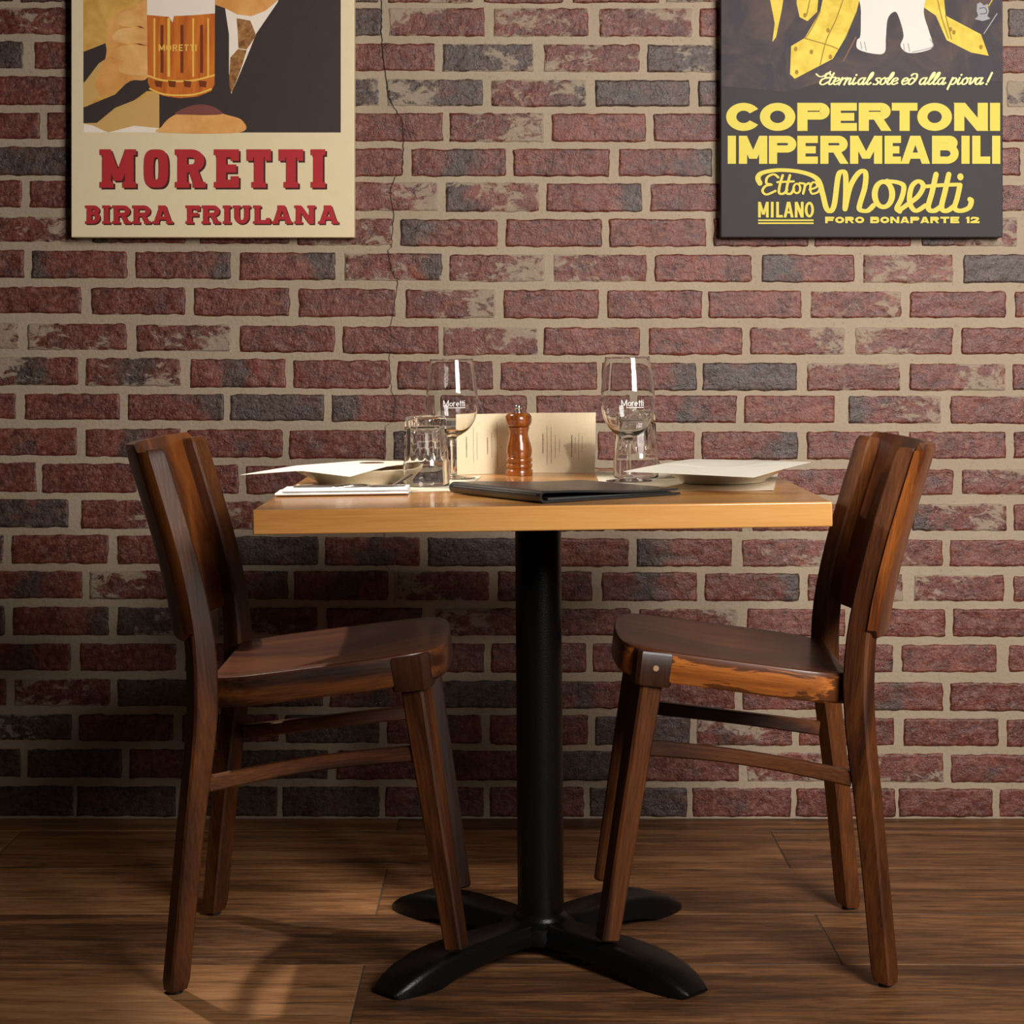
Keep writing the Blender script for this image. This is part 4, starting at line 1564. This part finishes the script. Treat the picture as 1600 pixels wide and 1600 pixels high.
# bill folder: two leather covers round a fat spine
A_, B_, C_ = Vector((-0.094, 2.880)), Vector((0.040, 2.664)), Vector((0.181, 2.862))
al = (A_ - B_)
ac = (C_ - B_)
Ls, Lc = al.length, ac.length
es = al.normalized()
ec = Vector((es.y, -es.x))
if ec.dot(ac) < 0:
    ec = -ec
fold = empty('bill_folder', on_table(B_.x, B_.y, 0.0004), 'black leather bill folder lying at the front edge of the table', 'bill folder', rot=TROT)


def fpt(s, c, z):
    p = es * s + ec * c
    return Vector((p.x, p.y, z))


th = 0.0030
NS = 20
for nm, mat_ in (('cover', M['leather']),):
    path = []
    for i in range(13):
        path.append((0.008 + (Lc - 0.008) * (1 - i / 12), th / 2))
    for i in range(1, 12):
        a = -math.pi / 2 - math.pi * i / 12
        path.append((0.008 + 0.0075 * math.cos(a), 0.0085 + 0.007 * math.sin(a)))
    for i in range(13):
        t = i / 12
        path.append((0.008 + (Lc - 0.004 - 0.008) * t, 0.0155 - 0.0085 * t ** 0.8 + 0.0010 * math.sin(t * 7)))
    mb = MB()
    rings = []
    for j in range(NS + 1):
        s = Ls * j / NS
        outer, inner = [], []
        m = len(path)
        for i in range(m):
            p0, p1 = Vector(path[max(i - 1, 0)]), Vector(path[min(i + 1, m - 1)])
            d = (p1 - p0).normalized()
            nn = Vector((-d.y, d.x))
            c0 = Vector(path[i])
            o1, o2 = c0 + nn * th / 2, c0 - nn * th / 2
            outer.append(fpt(s, o1.x, max(0, o1.y)))
            inner.append(fpt(s, o2.x, max(0, o2.y)))
        rings.append(outer + inner[::-1])
    mb.loft(rings)
    mb.build(nm, mat_, fold, smooth=45)
mb = MB()
rings = []
for j in range(2):
    s = 0.006 + (Ls - 0.012) * j
    rings.append([fpt(s, 0.016, 0.0034), fpt(s, Lc - 0.012, 0.0034), fpt(s, Lc - 0.012, 0.0046), fpt(s, 0.016, 0.0062)])
mb.loft(rings)
mb.build('inner_pocket', M['lining'], fold)
# stitched strap slot along the spine
mb = MB()
rings = []
for s in (0.012, 0.016, Ls * .48, Ls * .52, Ls - 0.016, Ls - 0.012):
    rings.append([fpt(s, -0.0010, 0.0098), fpt(s, -0.0014, 0.0112), fpt(s, -0.0002, 0.0126), fpt(s, 0.0008, 0.0108)])
mb.loft(rings)
mb.build('spine_welt', M['rubber'], fold)

# napkin
nap = empty('napkin', on_table(-0.256, 2.905, 0.0006), 'folded white napkin at the left front corner of the table', 'napkin', rot=TROT)
for kk, (x0, x1, y0, y1, z0, z1, sd) in enumerate([(-0.100, 0.100, -0.045, 0.040, 0.0, 0.0048, 1), (-0.090, 0.0985, -0.0395, 0.036, 0.0049, 0.0088, 6)]):
    mb = MB()
    NX, NY = 40, 12
    top, bot = [], []
    for j in range(NY + 1):
        for i in range(NX + 1):
            u, v = i / NX, j / NY
            x, y = x0 + (x1 - x0) * u, y0 + (y1 - y0) * v
            e = min(v, 1 - v) * (y1 - y0)
            rd = min(1.0, e / 0.0035)
            wob = 0.0007 * noise.noise(Vector((x * 30, y * 25, sd))) * rd
            zm = (z0 + z1) / 2
            hh = (z1 - z0) / 2 * math.sqrt(max(0.0, 1 - (1 - rd) ** 2))
            y += 0.0012 * noise.noise(Vector((x * 22, 2.0, sd))) * (1 - v)
            top.append((x, y, zm + hh + wob + (0.0006 if kk else 0)))
            bot.append((x, y, max(zm - hh + wob * (1 if kk else 0), 0.0 if not kk else z0 - 0.0002)))
    n = len(top)
    ff = []
    for j in range(NY):
        for i in range(NX):
            q = j * (NX + 1) + i
            ff += [(q, q + 1, q + NX + 2, q + NX + 1), (n + q, n + q + NX + 1, n + q + NX + 2, n + q + 1)]
    for j in range(NY):
        for i in (0, NX):
            q = j * (NX + 1) + i
            ff.append((q, q + NX + 1, n + q + NX + 1, n + q))
    for i in range(NX):
        for j in (0, NY):
            q = j * (NX + 1) + i
            ff.append((q, q + 1, n + q + 1, n + q))
    mb.add(top + bot, ff)
    mb.build('folded_layer', M['linen'], nap, smooth=60)


# cutlery
def sweep(mb, pts, widths, thick, up=Vector((0, 0, 1))):
    P = catmull(pts, 6)
    rings = []
    m = len(P)
    nw = len(widths) - 1
    for i in range(m):
        d = (P[min(i + 1, m - 1)] - P[max(i - 1, 0)]).normalized()
        side = d.cross(up).normalized()
        nn = side.cross(d).normalized()
        t = i / (m - 1) * nw
        k = min(int(t), nw - 1)
        w = widths[k] + (widths[k + 1] - widths[k]) * (t - k)
        rings.append([P[i] + side * (w / 2 * math.cos(a)) + nn * (thick / 2 * math.sin(a)) for a in [2 * math.pi * q / 10 for q in range(10)]])
    mb.loft(rings)


def make_fork(name, label, path, hw):
    """path: handle end -> neck -> head start -> tine tips"""
    root = empty(name, (0, 0, 0), label, 'fork', 'steel forks')
    P = [Vector(p) for p in path]
    root.location = P[0]
    Q = [p - P[0] for p in P]
    mb = MB()
    nh = len(Q) - 2
    sweep(mb, Q[:nh + 1], [0.015, 0.013, 0.009, 0.006, 0.006, 0.012, hw][-(nh + 1) - 1:] if nh < 6 else [0.015, 0.013, 0.009, 0.006, 0.006, 0.012, hw], 0.0022)
    mb.build('handle', M['steel'], root, smooth=50)
    mb = MB()
    d = (Q[-1] - Q[nh]).normalized()
    side = d.cross(Vector((0, 0, 1))).normalized()
    for t in (-1.5, -0.5, 0.5, 1.5):
        off = side * t * hw / 4
        sweep(mb, [Q[nh] - d * 0.004 + off, Q[-2] + off, Q[-1] + off * 1.02], [0.0036, 0.0028, 0.0016], 0.0020)
    mb.build('tines', M['steel'], root, smooth=50)
    return root


zn = zt(-0.2) + 0.0108
# left fork: head arched on the napkin, handle resting up on the plate
# knife lying along the napkin
kn = empty('table_knife', (-0.345, 2.902, zt(-0.345) + 0.0120), 'steel table knife lying along the white napkin', 'knife')
mb = MB()
sweep(mb, [Vector((0.012, 0.006, 0.0)), Vector((0.05, 0.006, 0.0006)), Vector((0.095, 0.004, 0.0014))], [0.010, 0.014, 0.010], 0.0042)
mb.build('handle', M['steel'], kn, smooth=50)
mb = MB()
sweep(mb, [Vector((0.092, 0.004, 0.0014)), Vector((0.13, 0.003, 0.0018)), Vector((0.165, 0.001, 0.0022)), Vector((0.183, 0.0, 0.0024))], [0.012, 0.018, 0.016, 0.003], 0.0016)
mb.build('blade', M['steel'], kn, smooth=50)
fk = make_fork('fork', 'steel fork on the white napkin, handle tipping up before the left plate',
               [wp(640, 741.5, 2.965), wp(622, 753.5, 2.945), wp(605, 762.5, 2.925), wp(588, 761.0, 2.915), wp(568, 757.0, 2.905), wp(546, 758.2, 2.895), wp(522, 761.6, 2.885)], 0.021)
fk2 = make_fork('fork', 'steel fork behind the right plate, tines pointing to the tumbler',
                [(0.30, 3.205, zt(0.30) + 0.0022), (0.285, 3.21, zt(0.285) + 0.0024), (0.27, 3.212, zt(0.27) + 0.0030), (0.258, 3.21, zt(0.258) + 0.0050), (0.252, 3.206, zt(.252) + 0.0100), (0.246, 3.200, zt(.246) + 0.0180), (0.240, 3.196, zt(.24) + 0.0265)], 0.021)
